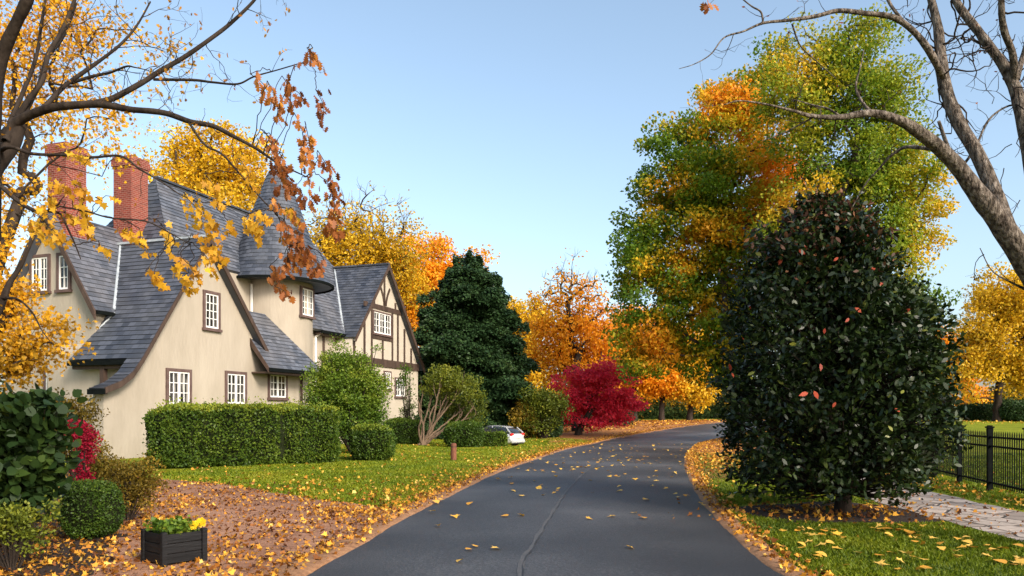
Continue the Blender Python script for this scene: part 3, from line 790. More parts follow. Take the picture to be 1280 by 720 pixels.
M['leaf_rust'] = leafmat('leaf_rust', [(0, (.13, .035, .012)), (.4, (.27, .085, .02)), (.7, (.42, .15, .025)), (1, (.62, .30, .03))], trans=.35, nscale=1.5)
M['leaf_amber'] = leafmat('leaf_amber', [(0, (.20, .12, .012)), (.25, (.44, .24, .015)), (.5, (.74, .38, .016)), (.75, (.86, .48, .022)), (1, (.88, .56, .04))], trans=.45, nscale=.5)
M['leaf_red'] = leafmat('leaf_red', [(0, (.32, .012, .030)), (.4, (.80, .035, .08)), (.7, (.90, .08, .10)), (1, (.90, .24, .05))], trans=.5, nscale=.5)
M['needle'] = leafmat('needle', [(0, (.010, .028, .010)), (.5, (.026, .058, .018)), (1, (.07, .11, .028))], trans=.12, nscale=.5)
M['magnolia'] = leafmat('magnolia', [(0, (.005, .011, .003)), (.4, (.013, .026, .006)), (.7, (.036, .058, .010)), (1, (.17, .18, .03))], trans=.10, rough=.38, spec=.30, nscale=.9)
M['magnolia_red'] = leafmat('magnolia_red', [(0, (.28, .035, .014)), (1, (.52, .08, .03))], trans=.3)
M['box_leaf'] = leafmat('box_leaf', [(0, (.014, .034, .006)), (.4, (.045, .088, .010)), (.7, (.11, .16, .014)), (1, (.25, .27, .025))], trans=.25, nscale=1.2)
M['bright_leaf'] = leafmat('bright_leaf', [(0, (.016, .042, .006)), (.4, (.06, .12, .010)), (.7, (.14, .21, .018)), (1, (.30, .31, .035))], trans=.35, nscale=1.0)
M['olive_leaf'] = leafmat('olive_leaf', [(0, (.022, .036, .006)), (.4, (.08, .105, .010)), (.7, (.17, .19, .016)), (1, (.34, .28, .025))], trans=.3, nscale=.8)
M['gold_leaf'] = leafmat('gold_leaf', [(0, (.06, .05, .010)), (.4, (.18, .125, .015)), (.7, (.38, .25, .022)), (1, (.62, .38, .03))], trans=.35, nscale=1.2)
M['core'] = surfmat('twiggy_core', [(.3, (.006, .010, .004)), (.7, (.02, .024, .010))], scale=6, rough=1.0, spec=.05, bump=.5)

def field(fn_list, lo=.3):
    """tint as a function of the pixel-plane position: list of (X,Z centre, radius, weight)"""
    def f(X):
        t = np.full(len(X), lo)
        for cx, cz, rx, rzz, wv in fn_list: t = t + wv * np.exp(-((X[:, 0] - cx) / rx) ** 2 - ((X[:, 2] - cz) / rzz) ** 2)
        return t
    return f
def fpx(L, Y, lo):
    o = []
    for px, py, rx, ry, wv in L:
        c = ap(px, py, Y); o.append((c[0], c[2], rx / F * Y, ry / F * Y, wv))
    return field(o, lo)

# ---- two big maples right of the road
YL = 50
LL = [(862, 200, 62, 60), (838, 262, 66, 52), (905, 150, 58, 62), (905, 260, 78, 72), (822, 342, 56, 62), (880, 350, 74, 70), (800, 318, 42, 30), (958, 180, 54, 76), (820, 420, 52, 46), (885, 430, 58, 52), (950, 300, 60, 70), (925, 400, 55, 60), (790, 375, 24, 22), (955, 95, 42, 44), (800, 440, 38, 40), (780, 400, 26, 30), (915, 450, 30, 40)]
tree('maple_tree', 'tall broad maple beside the road bend with mixed green and orange foliage', (14.6, YL), lobes_px(LL, YL, 1.0), M['leaf_greenorange'], M['bark'],
     n=640, per=160, cr=.54, leaf=.235, r=.42, seed=21, trunk_top=.55, shell=.5,
     tint=fpx([(915, 140, 55, 60, .30), (960, 215, 50, 60, .30), (870, 135, 45, 30, .25), (905, 320, 40, 40, .18), (860, 300, 26, 26, .30), (985, 250, 45, 30, .42), (800, 425, 50, 26, .35), (850, 445, 50, 22, .22), (830, 250, 24, 30, .28), (800, 345, 22, 24, .2), (930, 290, 26, 24, .25), (880, 395, 24, 20, .3), (845, 340, 20, 20, .2), (930, 420, 30, 40, .1)], YL, .29))
YR = 42
LR = [(1065, 92, 66, 66), (1108, 150, 52, 60), (1010, 130, 60, 70), (1060, 215, 88, 74), (1140, 240, 46, 52), (1105, 305, 66, 60), (1005, 290, 62, 70), (1150, 300, 34, 30), (1050, 375, 80, 60), (1120, 370, 60, 45), (1075, 45, 34, 22), (985, 60, 24, 34), (1165, 255, 24, 28), (1010, 40, 20, 16)]
tree('maple_tree', 'tall green maple turning yellow, rising right behind the dark magnolia', (1048 * YR / F - CX * YR / F, YR), lobes_px(LR, YR, 1.0), M['leaf_greenyellow'], M['bark'],
     n=620, per=140, cr=.50, leaf=.185, r=.40, seed=22, trunk_top=.5, shell=.5,
     tint=fpx([(1160, 260, 45, 45, .38), (1060, 60, 60, 30, .18), (1125, 130, 30, 50, .14), (985, 245, 45, 28, .5), (1150, 320, 40, 30, .3), (1060, 190, 70, 60, -.05), (985, 90, 30, 40, .4), (1010, 120, 30, 40, .1)], YR, .37))

# ---- evergreen beside the house
def conifer(base, Ybase, prof, n, leaf, seed, label):
    rng = np.random.default_rng(seed); b = np.array([*base, float(terrain(*base))])
    root = thing('conifer_tree', label, 'tree', b)
    hs = np.array([p[0] for p in prof]); rs = np.array([p[1] for p in prof]); Hh = hs[-1]
    T = Tubes(); T.add([(0, 0, -.1), (0, 0, Hh * .5), (0, 0, Hh * .97)], [.32, .2, .03], 8)
    X = []; A = []; tt = []
    nb = n
    for i in range(nb):
        z = Hh * (1 - (1 - rng.random()) ** .62) if rng.random() < .9 else rng.random() * Hh
        a = rng.random() * 2 * math.pi; Rr = float(np.interp(z, hs, rs)) * (rng.uniform(.62, 1.18) * (1 + .16 * math.sin(3 * a + z * 1.1)))
        L = max(Rr, .25); dz = -L * .10 + rng.normal() * .1; d = np.array([math.cos(a), math.sin(a), 0])
        if i % 3 == 0: T.add([(0, 0, z), tuple(d * L * .5 + np.array([0, 0, z + .1 * L])), tuple(d * L + np.array([0, 0, z + dz]))], [.05, .03, .012], 4)
        m_ = int(80 + 120 * L); s = np.clip(1 - np.abs(rng.normal(size=m_)) * .30, .15, 1.04)
        side = np.array([-d[1], d[0], 0]); w = rng.normal(size=m_) * .22 * L * (1.15 - s * .72)
        p = d * (L * s)[:, None] + side * w[:, None] + np.array([0, 0, 1]) * (z + dz * s ** 2 + rng.normal(size=m_) * .16 - np.abs(w) * .25)[:, None]
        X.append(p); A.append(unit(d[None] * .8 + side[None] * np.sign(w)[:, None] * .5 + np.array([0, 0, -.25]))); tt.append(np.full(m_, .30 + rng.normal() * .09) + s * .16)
    T.build('trunk', M['bark_dark'], root)
    X = np.concatenate(X); A = np.concatenate(A); tt = np.concatenate(tt)
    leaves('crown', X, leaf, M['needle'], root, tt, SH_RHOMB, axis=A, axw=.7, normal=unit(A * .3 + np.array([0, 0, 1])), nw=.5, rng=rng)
    return root
c = ap(588, 540, 50)
c = ap(586, 540, 57)
conifer((c[0], 57), 57, [(0, 4.0), (1.2, 4.6), (3.5, 4.55), (6.3, 4.1), (8.6, 3.5), (10.6, 2.8), (11.9, 2.0), (12.9, 1.1), (13.5, .3)], 760, .22, 31, 'dark green dense conifer standing beside the half-timbered gable')

# ---- crimson Japanese maple at the roadside
Ym = 57
tree('japanese_maple', 'low spreading crimson maple on the lawn by the road', (ap(722, 545, Ym)[0], Ym), lobes_px([(720, 485, 34, 22), (755, 478, 36, 24), (745, 505, 48, 24), (705, 508, 26, 18), (780, 492, 22, 20), (738, 470, 30, 14), (765, 515, 28, 16), (688, 520, 20, 12), (796, 505, 18, 20), (730, 525, 30, 10), (770, 462, 22, 14)], Ym), M['leaf_red'], M['bark_dark'],
     n=230, per=90, cr=.36, leaf=.19, r=.24, seed=41, trunk_top=.3, flat=.5, ntrunk=5, step=.5,
     tint=fpx([(700, 505, 22, 25, .25), (745, 480, 40, 20, .12)], Ym, .42))

# ---- orange trees beyond, left of the road
Yo = 66
tree('orange_tree', 'large orange tree with bare twiggy top standing behind the crimson maple', (ap(722, 530, Yo - 3)[0], Yo - 3), lobes_px([(715, 400, 50, 55, 2), (690, 430, 42, 45, 1.5), (748, 420, 36, 46, 2), (712, 350, 44, 34, 1), (725, 455, 55, 40, 2), (690, 370, 26, 26, 1), (745, 375, 26, 30, 1)], Yo), M['leaf_orange'], M['bark_dark'],
     n=320, per=75, cr=.62, leaf=.26, r=.42, seed=42, trunk_top=.35, bare=.35, bare_z=ap(0, 400, Yo)[2], extra=2.2, r_tip=.022, tint=fpx([(690, 400, 30, 60, .1)], Yo, .45))
Yo2 = 84
for i, (px, lob, mt, lab, sd) in enumerate([
    (655, [(655, 430, 34, 46), (640, 400, 26, 30), (670, 400, 24, 26), (650, 470, 42, 34)], 'leaf_yellow', 'golden yellow tree between the dark conifer and the big orange tree', 43),
    (793, [(790, 440, 42, 40), (770, 470, 36, 30), (812, 465, 40, 36), (795, 405, 34, 28), (775, 420, 26, 30)], 'leaf_orange', 'orange tree with the thickest dark trunk on the far verge beside the crimson maple', 44),
    (827, [(828, 455, 36, 36), (840, 480, 30, 20), (815, 478, 26, 20), (835, 425, 28, 24)], 'leaf_orange', 'slim orange tree standing middle of the three on the far verge', 45),
    (862, [(862, 450, 36, 34), (880, 475, 28, 24), (850, 480, 26, 20), (872, 500, 20, 10), (880, 430, 26, 28)], 'leaf_yellow', 'slim golden tree on the far verge where the road disappears', 46)]):
    Y = Yo2 + (4 if i == 0 else 8)
    tree('autumn_tree', lab, (ap(px, 527, Y)[0], Y), lobes_px(lob, Y), M[mt], M['bark_dark'], n=210, per=95, cr=.72, leaf=.34, r=.34, seed=sd, trunk_top=.4,
         tint=lambda X: np.full(len(X), .52), group='autumn trees on the far verge' if i else None)

# ---- trees behind the house
Yb = 66
tree('oak_tree', 'yellow and orange tree with twiggy half-bare crown rising behind the tower and gable', (ap(455, 530, Yb)[0], Yb), lobes_px([(455, 285, 62, 50), (420, 300, 44, 52), (495, 320, 44, 44), (440, 345, 60, 50), (500, 360, 40, 30)], Yb), M['leaf_yellow'], M['bark'],
     n=340, per=80, cr=.8, leaf=.25, r=.4, seed=51, trunk_top=.55, bare=.3, bare_z=ap(0, 308, Yb)[2], extra=3.0, r_tip=.026, tint=lambda X: np.full(len(X), .45))
Yc = 72
tree('maple_tree', 'bright orange maple rising between the house gable and the dark conifer', (ap(535, 530, Yc)[0], Yc), lobes_px([(535, 340, 42, 40), (560, 360, 38, 40), (505, 350, 34, 36), (530, 390, 54, 40), (580, 345, 24, 26), (520, 310, 26, 20), (560, 430, 46, 44), (590, 335, 26, 26), (478, 335, 34, 30), (545, 310, 22, 18)], Yc), M['leaf_orange'], M['bark'],
     n=300, per=90, cr=.7, leaf=.30, r=.4, seed=52, trunk_top=.5, tint=fpx([(505, 340, 30, 40, .15), (560, 350, 40, 40, .05)], Yc, .52))
Yd = 58
tree('maple_tree', 'bright yellow maple rising behind the main roof left of the cone tower', (ap(265, 530, Yd)[0], Yd), lobes_px([(265, 215, 60, 58), (225, 235, 44, 44), (300, 200, 44, 46), (280, 260, 60, 34), (200, 265, 30, 30), (245, 185, 40, 30), (318, 230, 24, 34), (190, 210, 34, 26), (205, 175, 22, 18), (285, 165, 24, 18), (180, 300, 20, 20)], Yd), M['leaf_yellow'], M['bark'],
     n=300, per=66, cr=.62, leaf=.25, r=.4, seed=53, trunk_top=.5, tint=fpx([(300, 290, 60, 40, -.1)], Yd, .58))

# ---- trees beyond the lawn on the right
Ye = 88
tree('maple_tree', 'golden maple with forked dark trunk on the far lawn beyond the fence', (ap(1246, 527, Ye)[0], Ye), lobes_px([(1262, 380, 50, 46), (1225, 420, 36, 40), (1290, 400, 50, 60), (1245, 450, 56, 36), (1210, 460, 30, 36), (1230, 375, 26, 30), (1290, 450, 40, 40), (1205, 495, 24, 14)], Ye), M['leaf_yellow'], M['bark_dark'],
     n=340, per=90, cr=.72, leaf=.34, r=.42, seed=54, trunk_top=.25, extra=.8, tint=fpx([(1215, 470, 40, 40, -.12)], Ye, .50))
Yf = 100
tree('maple_tree', 'orange-gold maple beyond the lawn partly behind the dark magnolia', (ap(1205, 524, Yf)[0] - 2, Yf), lobes_px([(1190, 450, 36, 40), (1170, 470, 40, 36), (1200, 490, 30, 22), (1165, 430, 30, 30)], Yf), M['leaf_orange'], M['bark_dark'],
     n=140, per=90, cr=.95, leaf=.36, r=.4, seed=55, trunk_top=.35, tint=lambda X: np.full(len(X), .62))
tree('maple_tree', 'golden tree at the frame edge behind a clipped far hedge', (ap(1268, 522, 104)[0] + 2, 104), lobes_px([(1300, 400, 50, 60), (1275, 470, 40, 36), (1320, 460, 40, 40)], 104), M['leaf_yellow'], M['bark_dark'],
     n=130, per=90, cr=1.0, leaf=.38, r=.42, seed=56, trunk_top=.35, tint=lambda X: np.full(len(X), .42))

# ---- far wood closing the horizon
rngw = np.random.default_rng(61); X = []; tt = []
for k in range(760):
    x = rngw.uniform(-170, 190); y = rngw.uniform(125, 165); hh = rngw.uniform(2.5, 8) + 2.5 * math.sin(x * .07); t = rngw.choice([.15, .25, .4, .6, .75], p=[.34, .26, .16, .14, .10])
    m_ = 170; g = unit(rngw.normal(size=(m_, 3))) * rngw.random((m_, 1)) ** .4
    X.append(np.array([x, y, .95 + hh * .55]) + g * np.array([3.2, 3.2, hh * .6])); tt.append(np.full(m_, t))
    g = g[:110]; X.append(np.array([rngw.uniform(-170, 190), rngw.uniform(120, 150), 1.75]) + g * np.array([3.6, 2.5, 1.3])); tt.append(np.full(len(g), .16))
X = np.concatenate(X); k = X[:, 2] > .8; X = X[k]; tt = np.concatenate(tt)[k]
M['leaf_far'] = leafmat('leaf_far', [(0, (.012, .025, .010)), (.3, (.03, .042, .012)), (.5, (.10, .08, .014)), (.75, (.36, .16, .018)), (1, (.5, .27, .025))], trans=.25, nscale=.1, spec=.0, rough=1.0)
tag(leaves('far_woods', X, .62, M['leaf_far'], None, tt, SH_RHOMB, rng=rngw), kind='stuff')

# ---- the dark magnolia on the right lawn
def magnolia():
    rng = np.random.default_rng(71); bx, by = MC; root = thing('magnolia_tree', 'dense dark glossy magnolia with scattered red leaves on the right lawn', 'tree', (bx, by, 0))
    prof = [(.2, 1.2), (.5, 1.5), (.9, 1.76), (1.4, 1.90), (2.1, 1.98), (2.7, 1.90), (3.3, 1.66), (3.8, 1.45), (4.3, 1.27), (4.7, 1.08), (5.0, .80), (5.25, .46), (5.4, .12)]
    hs = np.array([p[0] for p in prof]); rs = np.array([p[1] for p in prof])
    T = Tubes(); T.add([(0, 0, -.05), (.01, 0, .3), (.02, 0, 1.5), (0, .02, 3.4), (-.05, 0, 5.2)], [.17, .12, .105, .07, .015], 10)
    # side leader on the right, as in the photograph
    X = []; A = []; tt = []; tips = []
    def radius(z, a): return np.interp(z, hs, rs) * (1 - .38 * np.clip(np.cos(a), 0, 1) * np.clip((np.asarray(z) - 3.5) / .35, 0, 1)) * (1 + .04 * np.sin(2 * a + 1.3 + z) + .05 * np.sin(5 * a + z * 2.3) + .05 * np.sin(9 * a - z * 4))
    n = 3300
    for i in range(n):
        z = rng.uniform(.3, 5.35); a = rng.random() * 2 * math.pi; q = rng.random() ** .38 if i % 4 else rng.random() ** .8
        rr = radius(z, a) * (1.0 if z > 1 else 1.0) * q
        p = np.array([math.cos(a) * rr, math.sin(a) * rr * .95, z]); tips.append(p)
    for i in range(260):                                  # right-hand shoulder
        u = unit(rng.normal(size=3)) * rng.random() ** .45; tips.append(np.array([1.62, .1, 3.15]) + u * np.array([.50, .55, .78]))
    for i in range(70):
        u = unit(rng.normal(size=3)) * rng.random() ** .45; tips.append(np.array([.55, .0, 4.85]) + u * np.array([.38, .4, .42]))
    for i in range(60):
        u = unit(rng.normal(size=3)) * rng.random() ** .45; tips.append(np.array([-.55, -.1, 4.75]) + u * np.array([.36, .36, .32]))
    # shoots standing out of the outline
    for i in range(150):
        z = rng.uniform(.5, 5.0); a = rng.random() * 2 * math.pi; rr = radius(z, a) * rng.uniform(.95, 1.10); c0 = np.array([math.cos(a) * rr, math.sin(a) * rr, z + .1])
        for j in range(6): tips.append(c0 + rng.normal(size=3) * np.array([.11, .11, .13]))
    cl = unit(rng.normal(size=(70, 3))); tips = np.array(tips); ctr = np.array([0, 0, 2.4]); dn = unit((tips - ctr) * np.array([1, 1, .75])); best = (dn @ cl.T).max(1); rq = np.linalg.norm((tips - ctr)[:, :2], axis=1)
    tips = ctr + (tips - ctr) * (1.03 - 1.5 * np.clip(1 - best, 0, .12))[:, None]; tips[:, 0] = np.where(tips[:, 0] > 0, tips[:, 0] * .84, tips[:, 0] * 1.06) - .10 * np.clip(tips[:, 2] - 2.6, 0, 3); rr_ = np.hypot(tips[:, 0], tips[:, 1]); mx_ = np.where(tips[:, 0] > 0, 1.66, 2.02) * (1.0 + .07 * np.sin(tips[:, 2] * 3.4 + np.arctan2(tips[:, 1], tips[:, 0]) * 4) + .06 * np.sin(tips[:, 2] * 7.0 - np.arctan2(tips[:, 1], tips[:, 0]) * 9) + rng.normal(size=len(tips)) * .035); tips[:, :2] *= np.minimum(1, mx_ / rr_)[:, None]
    tips = tips[(tips[:, 2] > .22) & ((tips[:, 2] > .85) | (np.hypot(tips[:, 0], tips[:, 1]) > .75))]
    lowgap = (tips[:, 2] < .55) & (np.sin(np.arctan2(tips[:, 1], tips[:, 0]) * 7) > .3); tips = tips[~lowgap]
    for i, p in enumerate(tips):
        out = unit(np.array([p[0], p[1], .25 + .1 * (p[2] - 2)])); d = unit(out + rng.normal(size=3) * .35)
        if i % 3 == 0:
            b0 = np.array([0, 0, max(.35, p[2] - .35 * np.hypot(p[0], p[1]))]); T.add([b0, b0 * .5 + p * .5 + np.array([0, 0, -.06]), p], [.022, .014, .006], 4)
        k = rng.integers(9, 15); s = rng.normal(size=(k, 3)) * .075
        X.append(p + s + d * rng.uniform(-.16, .08, k)[:, None]); ang = unit(d[None] * .55 + rng.normal(size=(k, 3)) * .62 + np.array([0, 0, .05])); A.append(ang)
        tt.append(np.full(k, .36 + rng.normal() * .10 + .22 * np.clip((p[0] - .7) * .8, 0, 1) * np.clip(p[2] - 1.9, 0, 1) + (.14 if rng.random() < .05 else 0)) + rng.normal(size=k) * .05)  # right upper leaves tinted paler, light on that side put into the colour
    T.build('trunk', M['bark_dark'], root)
    X = np.concatenate(X); A = np.concatenate(A); tt = np.concatenate(tt); sel = rng.random(len(tt)) < .012; tt[sel] = .95
    leaves('crown', X, .112, M['magnolia'], root, tt, SH_OVAL, axis=A, axw=.85, fold=.35, normal=unit(A * .3 + np.array([0, 0, 1.0])), nw=.42, rng=rng)
    br = (X[:, 2] + rng.normal(size=len(X)) * .35 > 4.45) & (rng.random(len(X)) < .30)
    M['magnolia_brown'] = leafmat('magnolia_brown', [(0, (.03, .012, .008)), (.5, (.085, .035, .02)), (1, (.20, .09, .04))], trans=.2, rough=.5, spec=.2)
    leaves('young_foliage', X[br] + np.array([0, -.03, .04]), .11, M['magnolia_brown'], root, rng.random(br.sum()), SH_OVAL, axis=A[br], axw=.8, fold=.4, rng=rng)
    # red old leaves, each a part
    reds = [(995, 287), (1008, 306), (1092, 272), (1084, 290), (1094, 336), (1096, 350), (975, 324), (1047, 323), (1059, 397), (1073, 388), (1030, 412), (1026, 456), (1008, 492), (1018, 492), (1044, 507), (1122, 514), (913, 456), (915, 467), (936, 383), (1133, 388), (1104, 354), (1001, 314), (982, 302), (931, 422)]
    for i, (px, py) in enumerate(reds):
        z = H + (HY - py) / F * by; x0 = (px - CX) / F * by - bx
        a_ = radius(z, -math.pi / 2); yy = -math.sqrt(max(.02, a_ ** 2 - x0 ** 2)) * .98 - .05
        Yc_ = by + yy; P = np.array([(px - CX) / F * Yc_ - bx, yy, H + (HY - py) / F * Yc_]); k = 1
        leaves('red_leaf', P + rng.normal(size=(k, 3)) * .015, .125, M['magnolia_red'], root, rng.random(k), SH_OVAL, axis=unit(np.array([rng.normal() * .5, -.2, -.7])), axw=.8, fold=.5, normal=np.array([0, -1, .3]), nw=.7, rng=rng)
    return root
magnolia()
# ================================================================== FOREGROUND BRANCHES
def px_line(L, Yf):
    """[(px,py,dY,diameter_px)] -> 3D points and radii at real depth"""
    P = []; r = []
    for px, py, dy, d in L:
        Y = Yf + dy; P.append(ap(px, py, Y)); r.append(d / 2 / F * Y)
    P = np.array(P); r = np.array(r) * (.76 if Yf > 9 else .88)
    n = max(12, len(P) * 6); s = np.linspace(0, 1, len(P)); Q = catmull3(P, 6)
    rr = np.interp(np.linspace(0, 1, len(Q)), s, r)
    return Q, rr

def catmull3(P, n=8):
    P = np.asarray(P, float)
    if len(P) == 2: return np.linspace(P[0], P[1], n + 1)
    Q = np.vstack([2 * P[0] - P[1], P, 2 * P[-1] - P[-2]]); o = []
    for i in range(1, len(Q) - 2):
        for t in np.linspace(0, 1, n, endpoint=False):
            a, b, c, d = Q[i - 1], Q[i], Q[i + 1], Q[i + 2]
            o.append(.5 * (2 * b + (c - a) * t + (2 * a - 5 * b + 4 * c - d) * t ** 2 + (3 * b - a - 3 * c + d) * t ** 3))
    o.append(P[-1]); return np.array(o)

def knobby(Q, rr, rng, amp=.10):
    f = 1 + amp * np.array([mnoise.noise(Vector(q) * 4.0) for q in Q]) + amp * .6 * np.array([mnoise.noise(Vector(q) * 11.0) for q in Q])
    w = np.array([mnoise.noise_vector(Vector(q) * 2.2) for q in Q])
    return Q + w * np.minimum(rr * .5, .015)[:, None], rr * f

def twig(T, p, d, L, r, rng, depth, tips, crook=.35, up=.12, kids=2.2):
    n = max(3, int(L / .07)); q = [np.array(p)]; d = np.array(d)
    for k in range(n):
        d = unit(d + rng.normal(size=3) * crook * np.array([1, .7, 1]) + np.array([0, 0, up])); q.append(q[-1] + d * L / n)
        if depth > 0 and k > 0 and rng.random() < kids / n:
            twig(T, q[-1], unit(d + rng.normal(size=3) * .75), L * rng.uniform(.35, .65), r * .6, rng, depth - 1, tips, crook, up, kids)
    T.add(np.array(q), np.linspace(r, max(r * .35, .0012), len(q)), 4 if r > .004 else 3); tips.append((q[-1], d))

def add_twigs(T, Q, rr, rng, every, L, tips, depth=1, up=.12, s0=.15, crook=.35, rmax=.012, kids=2.2):
    seg = np.linalg.norm(np.diff(Q, axis=0), axis=1); s = np.concatenate([[0], np.cumsum(seg)]); x = s[-1] * s0
    while x < s[-1]:
        i = min(np.searchsorted(s, x), len(Q) - 2); t = unit(Q[i + 1] - Q[i]); d = unit(t * .5 + rng.normal(size=3) * .8)
        twig(T, Q[i], d, L * rng.uniform(.5, 1.3), min(rmax, rr[i] * .5), rng, depth, tips, crook, up, kids); x += every * rng.uniform(.5, 1.5)

# ---- bare old tree at the right edge
rng = np.random.default_rng(81)
YR9 = 9.3
br = ap(1405, 700, YR9); br[2] = 0
bare = thing('bare_tree', 'leaning bare grey-barked tree at the right frame edge reaching over the lawn', 'tree', br)
T = Tubes(); tips = []; tw = Tubes()
limbs = {
 'A0': [(1405, 712, .0, 66), (1392, 600, .0, 56), (1366, 500, 0, 52), (1330, 415, 0, 46), (1296, 352, 0, 42), (1262, 296, -.1, 36), (1219, 237, -.2, 29), (1186, 196, -.3, 24), (1149, 166, -.5, 19), (1122, 150, -.6, 15), (1090, 142, -.7, 12), (1051, 146, -.8, 9), (1016, 146, -.9, 7), (992, 139, -1.0, 5), (960, 131, -1.1, 3.4), (925, 126, -1.2, 2.2), (905, 131, -1.25, 1.3)],
 'B': [(1262, 298, -.1, 30), (1243, 240, .1, 25), (1222, 194, .25, 22), (1198, 153, .4, 20), (1184, 118, .5, 20), (1176, 82, .6, 19), (1173, 42, .7, 15), (1164, 0, .8, 12), (1150, -60, .9, 9)],
 'C': [(1180, 96, .5, 12), (1162, 66, .3, 11.5), (1140, 38, .2, 10), (1116, 22, .1, 9), (1081, 16, 0, 8), (1047, 13, -.1, 7.4), (1019, 20, -.2, 6.6), (985, 26, -.3, 5.4), (954, 29, -.4, 4.2), (930, 39, -.5, 3.2), (905, 47, -.5, 2.6), (888, 68, -.55, 2.0), (868, 80, -.6, 1.6), (849, 86, -.6, 1.0)],
 'C2': [(1140, 38, .2, 6), (1122, 18, .3, 5.5), (1108, -6, .4, 5), (1100, -40, .5, 4)],
 'C3': [(954, 29, -.4, 3.2), (951, 15, -.4, 3), (940, 8, -.4, 2.4), (925, -4, -.4, 2)],
 'D': [(1330, 415, 0, 34), (1310, 330, .3, 30), (1298, 250, .5, 27), (1286, 180, .6, 24), (1274, 128, .7, 21), (1264, 100, .75, 18), (1250, 76, .8, 16), (1229, 47, .9, 14), (1212, 24, 1.0, 13), (1192, -4, 1.1, 11), (1175, -50, 1.2, 9)],
 'E': [(1268, 108, .75, 13), (1266, 70, .6, 12), (1256, 40, .5, 11), (1251, 14, .4, 10), (1252, -30, .3, 8)],
 'F': [(1270, 100, .75, 11), (1276, 78, .9, 9), (1284, 52, 1.0, 8), (1296, 10, 1.1, 6)],
 'G': [(1172, 186, -.35, 8), (1150, 184, -.1, 6.5), (1129, 184, .1, 5.5), (1112, 196, .2, 4.2), (1098, 212, .3, 3.4), (1082, 230, .4, 2.6), (1066, 258, .5, 1.6)],
 'I': [(1215, 232, -.2, 6), (1196, 205, .0, 7), (1182, 176, .1, 6), (1173, 152, .15, 5.5)],
 'J': [(1200, 212, .3, 5), (1218, 186, .5, 4), (1236, 150, .6, 3.4), (1262, 132, .8, 3), (1282, 136, .9, 2)],
 'K': [(1090, 142, -.7, 6), (1078, 128, -.6, 5), (1070, 108, -.5, 3.4), (1076, 82, -.4, 2.4), (1080, 62, -.3, 1.5)],
 'L': [(1051, 146, -.8, 4), (1035, 136, -.7, 3), (1018, 132, -.6, 2.6), (990, 124, -.5, 1.6)],
 'N': [(1018, 146, -.9, 3.4), (1000, 156, -.8, 2.6), (975, 168, -.7, 1.8), (952, 176, -.7, 1.0)],
 'O': [(1045, 98, .1, 1.4), (1020, 76, 0, 2.0), (1000, 56, -.15, 2.4), (990, 30, -.28, 3.0)],
 'Q': [(1330, 415, 0, 9), (1302, 372, .2, 6), (1283, 362, .2, 5), (1262, 352, .1, 3.2), (1240, 338, 0, 2), (1225, 310, 0, 1.4)],
}
for k, Lp in limbs.items():
    Q, rr = px_line(Lp, YR9); Q, rr = knobby(Q, rr, rng)
    T.add(Q - br, rr, 12 if rr.max() > .06 else 7)
    if k == 'A0': add_twigs(tw, Q[42:] - br, rr[42:], rng, .55, .55, tips, 1, .05, rmax=.008)
    elif k in 'BDE': add_twigs(tw, Q[16:] - br, rr[16:], rng, .13, .9, tips, 2, .02, rmax=.014, crook=.42)
    else: add_twigs(tw, Q - br, rr, rng, .30, .36, tips, 1, .06, rmax=.005, crook=.42)
T.build('trunk', M['bark_grey'], bare)
# hanging twigs against the pale sky
for px, py, L in ((1270, 300, .5), (1230, 318, .5), (1265, 180, .6), (1240, 130, .8), (1225, 60, .7), (1275, 250, .6), (1205, 190, .5), (1255, 210, .6)):
    twig(tw, ap(px, py, YR9 + .2) - br, unit(np.array([-.5, 0, -.4]) + rng.normal(size=3) * .3), L, .006, rng, 2, tips, .45, -.03)
tw.build('crown', M['bark_dark'], bare)
tp = np.array([t[0] for t in tips]); sel = rng.random(len(tp)) < .14
leaves('foliage', tp[sel], .045, M['leaf_rust'], bare, rng.uniform(0, .3, sel.sum()), SH_OVAL, fold=.8, rng=rng)
hang = ap(886, 6, YR9 - .9) - br
tq = Tubes(); tq.add(np.array([ap(912, -30, YR9 - .6) - br, ap(900, -8, YR9 - .8) - br, hang]), [.004, .003, .002], 4); tq.build('hanging_spray', M['bark_dark'], bare)
leaves('foliage', hang + rng.normal(size=(7, 3)) * np.array([.05, .03, .03]), .10, M['leaf_rust'], bare, rng.uniform(.3, .6, 7), SH_OAK, axis=np.array([0, 0, -1.]), axw=.6, normal=np.array([0, -1., 0]), nw=.6, rng=rng)

